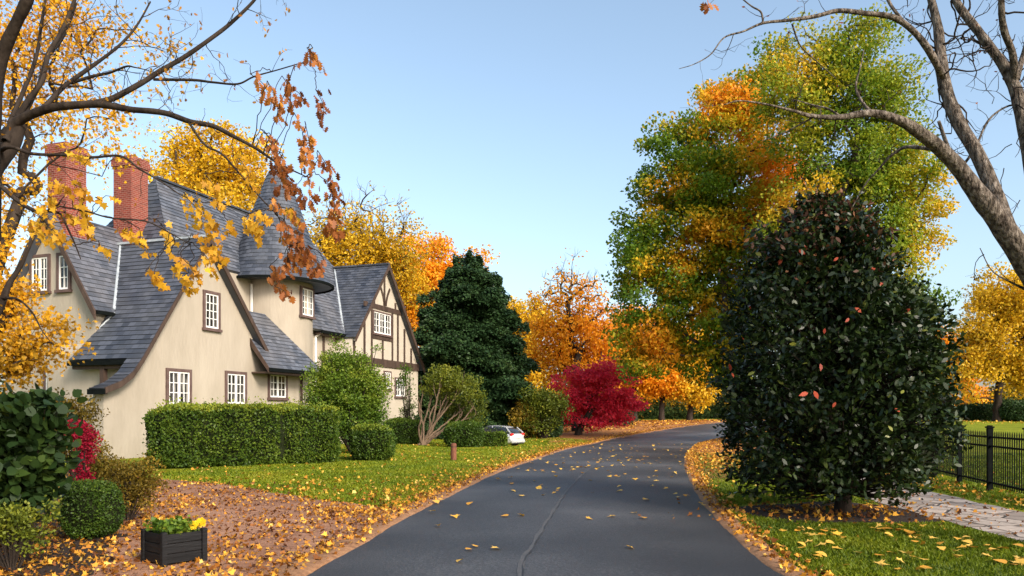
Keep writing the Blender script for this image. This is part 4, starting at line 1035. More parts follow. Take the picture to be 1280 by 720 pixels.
# ---- oak at the left edge
rng = np.random.default_rng(91)
YL8 = 8.6
bl = ap(-34, 700, YL8); bl[2] = 0
oak = thing('oak_tree', 'dark limbed oak at the left frame edge with rust and yellow leaves on its branches', 'tree', bl)
T = Tubes(); tw = Tubes(); tips = []
limbs = {
 'T0': [(-44, 712, 0, 60), (-38, 560, 0, 50), (-28, 430, 0, 44), (-22, 320, 0, 40), (-18, 250, 0, 30), (-8, 212, 0, 22), (14, 180, .1, 22), (24, 158, .15, 16)],
 'T1': [(-14, 300, 0, 30), (-14, 200, -.2, 28), (-8, 120, -.4, 20), (4, 66, -.5, 17), (18, 34, -.6, 15), (34, 0, -.7, 15), (50, -50, -.8, 12)],
 'L1': [(0, 176, .1, 16), (22, 152, .1, 13), (52, 137, 0, 11.5), (93, 132, -.1, 10.5), (131, 131, -.2, 9.5), (165, 137, -.3, 8.6), (206, 142, -.4, 8), (237, 152, -.5, 7.4), (265, 157, -.6, 6.6), (292, 170, -.7, 5.4), (320, 186, -.75, 4.2), (348, 204, -.8, 3), (383, 221, -.85, 1.6)],
 'L2': [(96, 132, -.1, 9.5), (137, 124, .0, 8.5), (172, 107, .1, 7.6), (199, 89, .2, 7), (234, 69, .3, 6.2), (268, 45, .4, 5.6), (292, 26, .45, 5), (316, 3, .5, 4.2), (340, -30, .6, 3)],
 'L3': [(192, 99, .15, 4.2), (241, 100, .1, 3.8), (268, 103, .0, 3.2), (297, 105, -.1, 2.8), (317, 96, -.15, 2.3), (345, 88, -.2, 1.9), (372, 80, -.25, 1.5), (388, 76, -.3, 1.0)],
 'L4': [(7, 176, 0, 12), (20, 150, .2, 9), (34, 127, .3, 7.6), (52, 100, .4, 6.8), (60, 69, .5, 6.4), (76, 41, .6, 5.8), (91, 6, .7, 5), (104, -40, .8, 4)],
 'L5': [(50, 137, 0, 7), (79, 110, .2, 6.4), (103, 92, .3, 5.6), (134, 69, .4, 4.6), (155, 51, .5, 3.8), (172, 31, .6, 3), (188, 2, .7, 2.2)],
 'L6': [(90, 104, .3, 5), (115, 96, .25, 4.4), (137, 91, .2, 3.8), (158, 83, .1, 3), (168, 84, .1, 2), (186, 88, .1, 1.2)],
 'L7': [(-4, 190, 0, 7), (14, 184, -.2, 5), (41, 192, -.3, 4.6), (79, 194, -.4, 4.2), (113, 197, -.5, 3.8), (150, 195, -.55, 3.3), (175, 212, -.6, 2.8), (200, 226, -.65, 2.3), (225, 243, -.7, 1.8), (240, 250, -.7, 1.0)],
 'L8': [(-12, 226, 0, 8), (0, 232, -.2, 6.5), (20, 249, -.3, 6.2), (40, 262, -.4, 5.8), (57, 264, -.5, 4.8), (72, 256, -.6, 2.6), (76, 250, -.6, 1.5)],
 'L8b': [(57, 263, -.5, 4.2), (75, 267, -.55, 3.4), (86, 288, -.6, 2.8), (94, 306, -.65, 2.2), (101, 324, -.7, 1.5)],
 'L9': [(75, 258, -.6, 2.2), (107, 264, -.65, 2.5), (135, 272, -.7, 2.4), (160, 274, -.75, 2.3), (185, 277, -.8, 2.2), (212, 291, -.85, 1.8), (236, 305, -.9, 1.2)],
 'L10': [(235, 152, -.5, 4), (255, 180, -.6, 3.4), (277, 192, -.65, 3), (295, 212, -.7, 2.7), (312, 232, -.75, 2.4), (330, 252, -.8, 2.1), (347, 270, -.85, 1.8), (355, 290, -.9, 1.5), (363, 308, -.95, 1.0)],
 'L11': [(22, 158, .2, 8), (44, 116, .5, 6), (58, 74, .7, 5), (74, 54, .8, 4), (86, 30, .9, 3), (96, 4, 1.0, 2.4)],
 'L12': [(-14, 400, 0, 16), (0, 384, .1, 11), (12, 354, .2, 8), (26, 330, .3, 6), (40, 300, .3, 3)],
 'L12b': [(4, 372, .1, 5), (22, 374, 0, 3.2), (40, 390, 0, 2.6), (52, 412, 0, 2), (62, 426, 0, 1.2)],
 'L13': [(-8, 210, .2, 8), (6, 168, .5, 7), (30, 112, .8, 6), (46, 70, 1.0, 5), (52, 30, 1.1, 4), (60, -20, 1.2, 3)],
}
lim = {}
for k, Lp in limbs.items():
    Q, rr = px_line(Lp, YL8); Q, rr = knobby(Q, rr, rng, .08); lim[k] = (Q, rr); T.add(Q - bl, rr, 12 if rr.max() > .06 else 7)
    if k in ('L2', 'L5', 'L6', 'L4', 'L11', 'L13'): add_twigs(tw, Q - bl, rr, rng, .17, .62, tips, 2, .03, rmax=.006, crook=.26)
    elif k in ('L1', 'L3', 'L7', 'L10', 'L9', 'L8', 'L8b', 'L12b'): add_twigs(tw, Q - bl, rr, rng, .26, .34, tips, 1, .0, rmax=.0045, crook=.3)
T.build('trunk', M['bark_dark'], oak)
# hanging strands of leaves: (start px, end px, leaf count, spread px, tint, depth offset)
rust = [((318, 96), (342, 122), 24, 9), ((338, 108), (352, 156), 26, 8), ((356, 100), (366, 135), 22, 8), ((372, 82), (392, 70), 14, 8), ((388, 64), (404, 92), 14, 6), ((398, 118), (407, 158), 24, 8), ((368, 112), (380, 130), 14, 6), ((372, 150), (384, 205), 34, 8), ((384, 165), (390, 255), 40, 8), ((402, 196), (422, 250), 40, 11), ((412, 235), (424, 300), 46, 10), ((412, 275), (408, 300), 16, 6),
        ((340, 176), (346, 240), 36, 9), ((352, 196), (362, 240), 40, 9), ((330, 165), (345, 190), 14, 7), ((372, 236), (382, 258), 20, 6), ((340, 250), (350, 262), 12, 5), ((352, 275), (366, 300), 18, 8), ((362, 290), (386, 318), 46, 12), ((376, 318), (400, 345), 34, 12), ((360, 320), (352, 345), 26, 10), ((340, 338), (352, 362), 26, 9), ((348, 360), (362, 372), 16, 8), ((376, 300), (372, 340), 30, 8), ((404, 325), (390, 345), 12, 6), ((366, 262), (372, 285), 16, 6)]
gold = [((306, 276), (328, 292), 26, 9), ((322, 264), (336, 280), 16, 7), ((318, 288), (324, 300), 12, 6), ((360, 262), (372, 278), 14, 6), ((250, 300), (278, 330), 30, 10), ((236, 330), (250, 352), 14, 7), ((255, 318), (268, 345), 14, 8),
        ((160, 290), (176, 302), 22, 8), ((176, 306), (190, 320), 8, 6), ((205, 285), (215, 310), 26, 8), ((196, 345), (205, 362), 16, 8), ((232, 352), (240, 366), 16, 7), ((186, 340), (200, 352), 12, 6), ((220, 335), (228, 350), 10, 6), ((216, 320), (232, 334), 12, 7), ((128, 312), (138, 322), 10, 5),
        ((66, 230), (92, 242), 26, 7), ((96, 232), (110, 246), 20, 7), ((62, 246), (70, 260), 14, 6), ((46, 258), (60, 268), 14, 7), ((100, 252), (106, 270), 18, 5), ((84, 268), (92, 280), 12, 6), ((100, 272), (116, 296), 26, 7), ((40, 280), (62, 300), 40, 12), ((60, 284), (82, 306), 30, 10), ((85, 192), (106, 202), 16, 6), ((140, 246), (148, 252), 5, 3), ((122, 248), (130, 258), 8, 5),
        ((260, 222), (276, 260), 22, 10), ((236, 250), (262, 290), 34, 14), ((300, 200), (318, 240), 22, 10), ((260, 275), (275, 300), 20, 10), ((284, 275), (290, 296), 12, 8)]
def strands(Ls, mname, lo, hi, size, rng, shape):
    X = []; tt = []
    for (a, b, k, sp) in Ls:
        k = int(k * 1.1)
        dY = YL8 - .5 - .5 * (a[0] / 400) + rng.uniform(-.25, .25); s = rng.random(k); base_t = rng.uniform(lo, hi)
        px = a[0] + (b[0] - a[0]) * s + rng.normal(size=k) * sp * .48; py = a[1] + (b[1] - a[1]) * s + rng.normal(size=k) * sp * .42
        for x, y in zip(px, py): X.append(ap(x, y, dY + rng.normal() * .10)); tt.append(base_t + rng.normal() * .08)
        st = np.array([ap(a[0] + (b[0] - a[0]) * t + 3 * math.sin(5 * t), a[1] + (b[1] - a[1]) * t, dY) for t in np.linspace(-.15, 1, 7)])
        tw.add(st - bl, np.linspace(.004, .0015, 7), 4)
        i = min(range(len(allQ)), key=lambda q: np.linalg.norm(allQ[q] - st[0])); m0 = (allQ[i] + st[0]) / 2 + rng.normal(size=3) * np.array([.05, .04, .02]) + np.array([.04, 0, .03]); cq = catmull3([allQ[i], m0, st[0]], 5); cq[1:-1] += rng.normal(size=(len(cq) - 2, 3)) * .008
        tw.add(cq - bl, np.linspace(.005, .004, len(cq)), 4)
    X = np.array(X)
    return leaves('foliage', X - bl, size, M[mname], oak, tt, shape, axis=np.array([.15, 0, -1.]), axw=.6, normal=np.array([0, -1., .2]), nw=.5, fold=.4, rng=rng)
allQ = np.concatenate([v[0] for v in lim.values()])
strands(rust, 'leaf_rust', .28, .66, .082, rng, SH_OAK)
M['leaf_gold'] = leafmat('leaf_gold', [(0, (.30, .11, .012)), (.35, (.50, .24, .015)), (.7, (.70, .40, .025)), (1, (.78, .50, .06))], trans=.45, nscale=1.5)
strands(gold, 'leaf_gold', .35, .75, .074, rng, SH_MAPLE)
tw.build('crown', M['bark_dark'], oak)
# few dry leaves along the high twigs
tp = np.array([t[0] for t in tips]); sel = rng.random(len(tp)) < .55
leaves('foliage', np.repeat(tp[sel], 2, 0) + rng.normal(size=(sel.sum() * 2, 3)) * .03, .055, M['leaf_gold'], oak, rng.uniform(.0, .5, sel.sum() * 2), SH_OAK, axis=np.array([0, 0, -1.]), axw=.4, fold=.6, rng=rng)

# ---- yellow maple behind the oak, left of the house: airy small-leaved crown, low skirt of foliage
Ym2 = 19.5
tree('maple_tree', 'airy yellow maple at the far left with foliage hanging before the brick chimneys', (ap(-60, 600, Ym2)[0], Ym2), lobes_px([(20, 60, 70, 60), (90, 40, 66, 40), (60, 120, 70, 50), (-20, 140, 60, 80), (130, 150, 50, 36), (15, 230, 40, 46), (-30, 260, 60, 60), (150, 40, 40, 40), (200, 70, 34, 26), (60, 0, 60, 40), (110, 200, 50, 26)], Ym2, .9), M['leaf_amber'], M['bark_dark'],
     n=300, per=26, cr=.36, leaf=.095, r=.16, power=.75, seed=57, trunk_top=.55, extra=.7, r_tip=.007, shape=SH_MAPLE, tint=lambda X: np.full(len(X), .52), shell=.7, step=.5)
Ym3 = 15.5
tree('maple_tree', 'low yellow-green maple with drooping foliage at the left edge above the big-leaved shrub', (ap(-50, 640, Ym3)[0], Ym3), lobes_px([(2, 310, 24, 30), (5, 375, 40, 40), (55, 405, 34, 16), (28, 440, 50, 28), (5, 455, 40, 34), (80, 405, 20, 10), (-30, 380, 50, 60), (60, 440, 26, 20)], Ym3, 1.0), M['leaf_amber'], M['bark_dark'],
     n=170, per=42, cr=.26, leaf=.085, r=.13, seed=58, trunk_top=.6, r_tip=.006, shape=SH_MAPLE, tint=fpx([(40, 440, 60, 40, -.16), (5, 470, 40, 40, -.1)], Ym3, .46), shell=.65, step=.4)
# ================================================================== SHRUBS AND HEDGES
def surf_points(a, b, c, p, n, rng, amp, fr, seed):
    """points over a rounded-box surface with bulges; returns points and outward normals"""
    w = np.array([b * c, a * c, a * b]); f = rng.choice(3, n, p=w / w.sum()); q = rng.uniform(-1, 1, (n, 3)); q[np.arange(n), f] = rng.choice([-1., 1.], n)
    return map_surf(q, a, b, c, p, amp, fr, seed)
def map_surf(q, a, b, c, p, amp, fr, seed):
    r = (np.abs(q) ** p).sum(1) ** (-1 / p); u = q * r[:, None]; P = u * np.array([a, b, c])
    N = unit(np.sign(u) * np.abs(u) ** (p - 1) / np.array([a, b, c]))
    s = seed * 1.7
    bump = (np.sin(P[:, 0] * fr + s) * np.sin(P[:, 1] * fr * 1.1 + s * 2) + .6 * np.sin(P[:, 0] * fr * 2.3 + P[:, 2] * fr * 1.9 + s) + .5 * np.sin(P[:, 2] * fr * 2.7 + P[:, 1] * fr * 2 + s * 3)) * amp
    return P + N * bump[:, None], N

def clipped(name, label, cat, loc, rz, a, b, c, p, mat, n, leaf, seed, amp=.05, fr=2.0, tint=.42, group=None, top=.12, kind_shape=SH_RHOMB, furrow=None):
    """clipped shrub: dense leaf shell of real depth over a dark twiggy core"""
    rng = np.random.default_rng(seed); root = thing(name, label, cat, loc, rz, group)
    g = []
    N_ = 14
    for ax in range(3):
        for sg in (-1, 1):
            uu, vv = np.meshgrid(np.linspace(-1, 1, N_), np.linspace(-1, 1, N_)); q = np.empty((N_ * N_, 3)); q[:, ax] = sg; q[:, (ax + 1) % 3] = uu.ravel(); q[:, (ax + 2) % 3] = vv.ravel(); g.append(q)
    V = []; Q = []; o = 0
    for q in g:
        P, _ = map_surf(q, a, b, c, p, amp, fr, seed); V.append(P * np.array([.95, .80, .9]) + np.array([0, 0, c * .96]))
        i = (np.arange(N_ - 1)[:, None] * N_ + np.arange(N_ - 1)[None]).ravel() + o; Q.append(np.stack([i, i + 1, i + N_ + 1, i + N_], -1).ravel()); o += N_ * N_
    np_mesh('branches', np.concatenate(V), np.concatenate(Q), 4, M['core'], root, smooth=True)
    P, Nn = surf_points(a, b, c, p, n, rng, amp, fr, seed)
    if furrow: P = P + Nn * (-.15 * sum(h_ * np.exp(-((P[:, 0] - x_) / w_) ** 2) for x_, w_, h_ in ((-2.9, .12, .8), (-1.55, .18, 1.1), (-.15, .10, .6), (.95, .16, 1.2), (2.1, .12, .7), (3.0, .1, 1.0))) * (np.abs(Nn[:, 2]) < .75))[:, None]
    dep = np.abs(rng.normal(size=n)) * .5
    P = P - Nn * (dep * min(a, b, c) * .12)[:, None] + rng.normal(size=P.shape) * leaf * .25 + np.array([0, 0, c])
    if furrow: P = P + Nn * ((.13 * np.abs(np.sin(math.pi * (P[:, 0] + .22 * np.sin(P[:, 0] * 1.3)) / 1.15)) - .07) * (np.abs(Nn[:, 2]) < .8))[:, None]
    wild = rng.random(n) < .035; P[wild] += (Nn[wild] + np.array([0, 0, .5])) * rng.uniform(0, leaf * 2.2, wild.sum())[:, None]
    tt = tint + rng.normal(size=n) * .07 + top * (Nn[:, 2] > .6)  # upward leaves tinted paler: the sunlit top is put into the colour
    k = P[:, 2] > .02
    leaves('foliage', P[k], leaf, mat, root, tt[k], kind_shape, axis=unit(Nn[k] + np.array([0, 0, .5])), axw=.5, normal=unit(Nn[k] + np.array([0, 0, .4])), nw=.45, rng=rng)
    return root

def at(px, py, dz=0):
    return gp(px, py)

def loose(name, label, loc, lobes, mat, n, per, cr, leaf, seed, tint=.42, stems=9, cat='shrub', shape=SH_RHOMB, r=.03, group=None, shell=.5, axw=.45, tf=None, bark='bark_dark', flat=.8):
    """loose shrub: several stems from the base carrying leaf clumps; lobes in local metres (x,y,z,rx,ry,rz)"""
    rng = np.random.default_rng(seed); root = thing(name, label, cat, loc, 0, group)
    Tg = crown_targets(lobes, n, rng, shell); Tg = Tg[Tg[:, 2] > .04]; T = Tubes()
    for i in range(0, len(Tg), max(1, len(Tg) // (stems * 4))):
        t = Tg[i]; b0 = np.array([t[0] * .12, t[1] * .12, -.03]); mid = b0 * .45 + t * .55 + np.array([0, 0, .12 * t[2]]); T.add(catmull3([b0, mid, t], 4), np.linspace(r, r * .25, 9), 5)
    T.build('stems', M[bark], root)
    X, idx = leaf_clusters(Tg, per, cr, rng, flat); k = X[:, 2] > .02; X = X[k]; idx = idx[k]
    ct = rng.normal(size=len(Tg)) * .08
    tt = (tf(X) if tf else np.full(len(X), tint)) + ct[idx]; c0 = np.average(lobes, axis=0)[:3] if len(lobes) else 0
    out = unit(X - np.array([c0[0], c0[1], c0[2] * .6]))
    leaves('foliage', X, leaf, mat, root, tt, shape, axis=unit(out + np.array([0, 0, -.2])), axw=axw, normal=unit(out * .5 + np.array([0, 0, .9])), nw=.5, rng=rng)
    return root

def lob(L, Y, loc):
    o = []
    for l in L:
        cx, cy, rx, ry = l[:4]; y = Y + (l[4] if len(l) > 4 else 0); c = ap(cx, cy, y) - np.array(loc); o.append([*c, rx / F * y, (l[5] if len(l) > 5 else rx / F * y * .85), ry / F * y])
    return np.array(o)

# long clipped hedge in front of the house: from its near left end to its far right end
A = np.array(gp(192, 589)[:2]) ; B = np.array([ap(430, 577, 26.8)[0], 26.8])
A = np.array([-11.0, 23.5]); 
dv = B - A; Lh = np.linalg.norm(dv); rzh = math.atan2(dv[1], dv[0]); nrm = np.array([-dv[1], dv[0]]) / Lh
mid = (A + B) / 2 + nrm * 1.0
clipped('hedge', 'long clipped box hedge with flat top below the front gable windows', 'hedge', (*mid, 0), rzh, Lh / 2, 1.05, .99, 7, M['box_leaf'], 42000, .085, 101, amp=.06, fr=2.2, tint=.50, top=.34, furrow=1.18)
l = gp(462, 577); clipped('shrub', 'rounded clipped shrub at the right end of the long hedge', 'shrub', (l[0], l[1] + .7, 0), 0, .78, .75, .66, 3.2, M['box_leaf'], 9000, .08, 102, amp=.04, fr=3, tint=.42, top=.34)
l = gp(500, 556); clipped('hedge', 'low dark clipped hedge under the white base of the half-timbered gable', 'hedge', (l[0], l[1] + 1, l[2]), .3, 1.05, .9, .72, 4, M['box_leaf'], 8000, .10, 103, amp=.05, fr=2.5, tint=.34, top=.2)
l = gp(578, 560); clipped('shrub', 'dark rounded clipped shrub right of the many-stemmed small tree', 'shrub', (l[0], l[1] + .9, l[2]), .1, 1.02, .85, .64, 3, M['box_leaf'], 9000, .10, 104, amp=.05, fr=2.5, tint=.33, top=.18)
l = gp(612, 559); clipped('hedge', 'small square clipped hedge hiding the front of the silver car', 'hedge', (l[0] + .12, l[1] + .5, l[2]), .1, .74, .45, .38, 6, M['box_leaf'], 4500, .09, 105, amp=.02, fr=3, tint=.5, top=.12)
l = gp(689, 548); clipped('shrub', 'dark green rounded shrub between the golden shrub and the crimson maple', 'shrub', (l[0], l[1] + .8, l[2]), 0, .82, .8, .84, 2.6, M['needle'], 6000, .12, 106, amp=.05, fr=2.5, tint=.55, top=.1)
l = gp(98, 678); clipped('shrub', 'dark rounded box ball behind the black planter', 'shrub', (l[0], l[1] + .33, 0), 0, .36, .36, .40, 2.5, M['box_leaf'], 8000, .032, 107, amp=.02, fr=6, tint=.34, top=.12)
# far hedges on the right lawn
for px, w_, h_, lab, sd in ((1222, 24, 10, 'low dark clipped hedge on the far lawn left of the forked golden maple', 108), (1272, 26, 13, 'taller dark clipped hedge on the far lawn right of the forked golden maple', 109)):
    Yh = 94 if sd == 108 else 88; c0 = ap(px, 526, Yh); clipped('hedge', lab, 'hedge', (c0[0], Yh, .93), 0, w_ / F * Yh, 1.6, h_ / F * Yh, 3, M['needle'], 7000, .22, sd, amp=.1, fr=1, tint=.55, top=.15)
c0 = ap(1195, 524, 98); clipped('hedge', 'long low dark hedge on the far lawn reaching behind the magnolia', 'hedge', (c0[0], 99, .93), 0, 3.4, 1.5, .8, 3, M['needle'], 6000, .24, 110, amp=.1, fr=1, tint=.45, top=.15)

# big light green bush in front of the tower and timbered gable
l = (ap(446, 545, 33)[0], 33.0, 0.0)
loose('shrub', 'large loose bright green bush between the porch roof and the half-timbered gable', l, lob([(432, 495, 44, 44), (412, 478, 32, 30), (455, 490, 30, 36), (428, 455, 30, 18), (400, 508, 24, 32), (458, 510, 22, 28), (448, 462, 22, 20), (425, 436, 7, 12), (445, 438, 8, 13), (470, 440, 7, 16), (410, 456, 14, 10), (478, 462, 6, 12), (440, 528, 42, 22)], 33, l), M['bright_leaf'], 520, 90, .20, .092, 111, tint=.46, stems=12, tf=lambda X: .45 + .10 * np.clip(X[:, 2] - 1.2, -1, 2) + .03 * X[:, 0], r=.04)
l = (ap(512, 540, 47)[0], 47.0, 0.0)
loose('shrub', 'thin young leafy shrub against the white wall under the half-timbered gable', l, lob([(512, 500, 6, 26), (508, 515, 8, 14), (506, 474, 10, 16, -1.5)], 47, l), M['bright_leaf'], 60, 24, .16, .11, 112, tint=.4, stems=4)
# small tree with many twisting stems
l = gp(527, 557); Yt = l[1]
st = thing('small_tree', 'small spreading olive-green tree with many twisting pale stems in front of the dark conifer', 'tree', l); T = Tubes()
rng = np.random.default_rng(113)
for tipx, tipy, d in ((522, 500, 7), (540, 478, 8), (552, 472, 8), (560, 490, 7), (575, 478, 7), (585, 505, 6), (592, 508, 6), (568, 487, 6), (548, 498, 7), (530, 490, 5), (578, 515, 5)):
    e = ap(tipx, tipy, Yt + rng.uniform(-.9, .9)); b0 = np.array(l) + np.array([rng.normal() * .10, rng.normal() * .08, -.05])
    m1 = b0 + (e - b0) * .35 + np.array([rng.normal() * .08 + .06, 0, -.02]); m2 = b0 + (e - b0) * .7 + np.array([rng.normal() * .12, 0, -.12 * rng.random()])
    Q = catmull3([b0, m1, m2, e], 8); Q = Q + rng.normal(size=Q.shape) * .015; T.add(Q - np.array(l), np.linspace(.075, .03, len(Q)), 6)
    for s in (16, 20):
        q = Q[s]; T.add(catmull3([q, q + (e - q) * .5 + rng.normal(size=3) * .2 + np.array([0, 0, .15]), e + rng.normal(size=3) * .4 + np.array([0, 0, .3])], 4) - np.array(l), np.linspace(.03, .01, 9), 4)
T.build('trunk', M['bark_tan'], st)
Lb = lob([(548, 474, 24, 16), (572, 482, 26, 18), (590, 500, 16, 22), (560, 466, 18, 12), (596, 520, 12, 20), (535, 488, 12, 12), (580, 530, 20, 16, 1.3), (570, 510, 24, 20, 1.6)], Yt, l)
Tg = crown_targets(Lb, 190, rng, .5); X, idx = leaf_clusters(Tg, 75, .2, rng, .7)
leaves('crown', X, .11, M['olive_leaf'], st, .44 + rng.normal(size=len(Tg))[idx] * .07 + .1 * (X[:, 2] > 2.6), SH_RHOMB, normal=np.array([0, 0, 1.]), nw=.4, rng=rng)
# shrubs beside the car
l = gp(655, 552); l = (l[0], l[1] + 2.5, l[2])
loose('shrub', 'golden yellow loose shrub behind the silver car', l, lob([(655, 520, 16, 22), (664, 530, 14, 16), (648, 530, 10, 16), (660, 508, 12, 10)], l[1], l), M['gold_leaf'], 130, 48, .2, .13, 114, tint=.52)
l = (ap(680, 545, 53)[0], 53.0, .1)
loose('shrub', 'olive green tall bush between the conifer and the crimson maple', l, lob([(680, 505, 26, 18), (664, 500, 14, 16), (690, 520, 16, 18), (672, 525, 20, 18), (700, 505, 14, 12)], 53, l), M['olive_leaf'], 170, 60, .28, .15, 115, tint=.44)
l = (ap(635, 530, 56)[0], 56.0, .1)
loose('shrub', 'dark shadowy shrub behind the silver car below the conifer', l, lob([(640, 525, 30, 18), (615, 525, 20, 18), (660, 522, 18, 16)], 56, l), M['needle'], 150, 60, .32, .18, 116, tint=.3)
l = (ap(712, 525, 74)[0], 74.0, .6)
loose('shrub', 'dark low shrubbery behind the trunk of the crimson maple', l, lob([(705, 520, 22, 11), (740, 519, 24, 11), (770, 520, 22, 10)], 74, l), M['needle'], 150, 60, .35, .22, 117, tint=.3)
# left garden
l = (ap(30, 640, 9.2)[0], 9.2, 0)
def big_leaf_axis(): pass
loose('shrub', 'tall dark shrub with large heart-shaped leaves at the lower left corner', l, lob([(22, 560, 56, 60), (-5, 540, 50, 50), (46, 530, 40, 36), (16, 600, 56, 40), (54, 592, 28, 34), (-20, 600, 50, 50), (40, 506, 36, 16), (80, 498, 12, 9), (24, 625, 50, 20)], 9.2, l), M['big_leaf'] if 'big_leaf' in M else M.setdefault('big_leaf', leafmat('big_leaf', [(0, (.006, .014, .005)), (.4, (.018, .040, .009)), (.7, (.055, .090, .014)), (1, (.18, .20, .025))], trans=.3, rough=.5, spec=.22, nscale=2.2)), 420, 7, .10, .12, 118, tint=.42, shape=SH_ROUND, stems=10, r=.015, axw=.5, shell=.4)
l = (ap(104, 625, 11.6)[0], 11.6, 0)
loose('shrub', 'crimson red shrub beside the corner of the cream gable wall', l, lob([(102, 545, 15, 15), (110, 560, 9, 14), (94, 532, 13, 8), (106, 575, 9, 8), (116, 550, 5, 10), (98, 578, 10, 12), (104, 598, 12, 14)], 11.6, l), M.setdefault('crimson_leaf', leafmat('crimson_leaf', [(0, (.13, .004, .014)), (.5, (.36, .010, .035)), (1, (.52, .04, .08))], trans=.4, nscale=2)), 130, 24, .045, .042, 119, tint=.5, stems=6, r=.01)
l = (ap(160, 638, 12.3)[0], 12.3, 0)
loose('shrub', 'low sprawling shrub with small yellow-green leaves at the foot of the gable wall', l, lob([(150, 600, 38, 26), (120, 590, 30, 26), (180, 605, 24, 22), (190, 582, 12, 12), (140, 622, 40, 16), (175, 625, 24, 12), (125, 575, 14, 14)], 12.3, l), M['gold_leaf'], 260, 36, .08, .045, 120, tint=.36, stems=12, r=.012)
l = (ap(100, 560, 17)[0], 17.0, 0)
loose('shrub', 'yellowing bush behind the crimson shrub against the end wall', l, lob([(98, 515, 22, 18), (70, 520, 26, 30), (115, 530, 12, 20), (90, 550, 30, 30), (122, 560, 9, 14)], 17, l), M['gold_leaf'], 150, 40, .12, .07, 121, tint=.3, stems=8, r=.015)
l = (ap(15, 690, 8.4)[0], 8.4, 0)
loose('shrub', 'low dry yellow-green ground shrub below the big-leaved shrub at the corner', l, lob([(15, 650, 30, 22), (-20, 660, 30, 24), (40, 672, 20, 14), (60, 640, 14, 20)], 8.4, l), M['olive_leaf'], 140, 26, .06, .042, 122, tint=.55, stems=10, r=.007)

# ================================================================== OBJECTS
# --- black slatted planter box
l = gp(207, 709); l = (l[0] - .05, l[1] + .33, 0)
pb = thing('planter_box', 'black slatted wooden planter box with green plants on the leaf-strewn driveway', 'planter', l, RAD(50))
M['black_wood'] = surfmat('black_wood', [(.3, (.004, .004, .0045)), (.7, (.013, .013, .014))], scale=5, spec=.2, rough=.55, bump=.35, stretch=(.3, .3, 3))
hw, hh = .235, .37
for sx in (-1, 1):
    for sy in (-1, 1):
        m = MB(); m.box((sx * hw - .03, sy * hw - .03, 0), (sx * hw + .03, sy * hw + .03, hh + .015)); m.build('corner_post', M['black_wood'], pb, bevel=.004)
for k in range(4):
    a = k * math.pi / 2
    for j in range(3):
        m = MB(); z0 = .03 + j * .112; m.box((-hw + .032, -hw - .012, z0), (hw - .032, -hw + .008, z0 + .104))
        o = m.build('slat', M['black_wood'], pb, bevel=.004); o.rotation_euler.z = a
m = MB(); m.box((-hw + .01, -hw + .012, .04), (hw - .01, hw - .012, .29)); m.build('soil', M['mulch'], pb)
rng = np.random.default_rng(131)
X = []; 
for k in range(46):
    c0 = np.array([rng.uniform(-.19, .19), rng.uniform(-.19, .19), .36 + rng.random() * .10]); X.append(c0 + rng.normal(size=(16, 3)) * np.array([.04, .04, .028]))
pl = thing('garden_plant', 'leafy green bedding plants growing in the black planter box', 'plant', (l[0], l[1], .29), RAD(50)); X = np.concatenate(X)
T = Tubes()
for k in range(46): q = X[k * 16]; T.add(np.array([(q[0] * .8, q[1] * .8, .26), (q[0] * .9, q[1] * .9, .33), q]) - np.array([0, 0, .29]), [.006, .005, .003], 4)
T.build('stems', M['box_leaf'], pl)
leaves('foliage', X - np.array([0, 0, .29]), .052, M['bright_leaf'], pl, .52 + rng.normal(size=len(X)) * .15, SH_MAPLE, normal=np.array([0, 0, 1.]), nw=.5, rng=rng)
M['petal'] = leafmat('petal', [(0, (.65, .40, .01)), (1, (.85, .58, .02))], trans=.3)
for i, (fx, fy, fz) in enumerate(((.29, .0, .44), (.24, -.04, .42), (.30, .06, .45))):
    fl = thing('flower', ['large yellow pansy flower at the right rim of the planter box', 'yellow pansy flower leaning left beside the larger bloom in the planter', 'small yellow pansy flower at the back right of the planter'][i], 'flower', (0, 0, 0), 0, 'yellow pansies in the planter')
    ca, sa = math.cos(0), math.sin(0); fl.location = (l[0] + fx * ca - fy * sa, l[1] + fx * sa + fy * ca, .29)
    T = Tubes(); T.add([(0, 0, 0), (.005, 0, .06), (0, 0, fz - .29)], [.004, .003, .003], 4); T.build('stem', M['box_leaf'], fl)
    P5 = np.array([(0, 0, fz - .29)]).repeat(5, 0); ang = np.arange(5) * 2 * math.pi / 5 + .3; ax = np.stack([np.cos(ang), -.25 * np.ones(5), np.sin(ang)], -1)
    leaves('petal', P5 + ax * .022, .055, M['petal'], fl, rng.random(5), SH_ROUND, axis=ax, axw=.97, normal=np.array([.1, -1., .3]), nw=.9, rng=rng)
# --- wooden bollard
l = gp(567, 576)
bo = thing('wooden_bollard', 'short round reddish brown wooden post on the lawn edge by the road', 'bollard', l)
M['post_wood'] = surfmat('post_wood', [(.3, (.09, .032, .018)), (.7, (.20, .075, .04))], scale=9, rough=.8, bump=.5, stretch=(1, 1, .2))
m = MB(); m.lathe([(.11, -.05), (.108, .55), (.105, .60), (.075, .645), (.0001, .655)], (0, 0), 20); m.build('post', M['post_wood'], bo, smooth=True)
m = MB(); m.lathe([(.1125, .50), (.1125, .53)], (0, 0), 20); m.build('groove_band', M['timber'], bo, smooth=True)

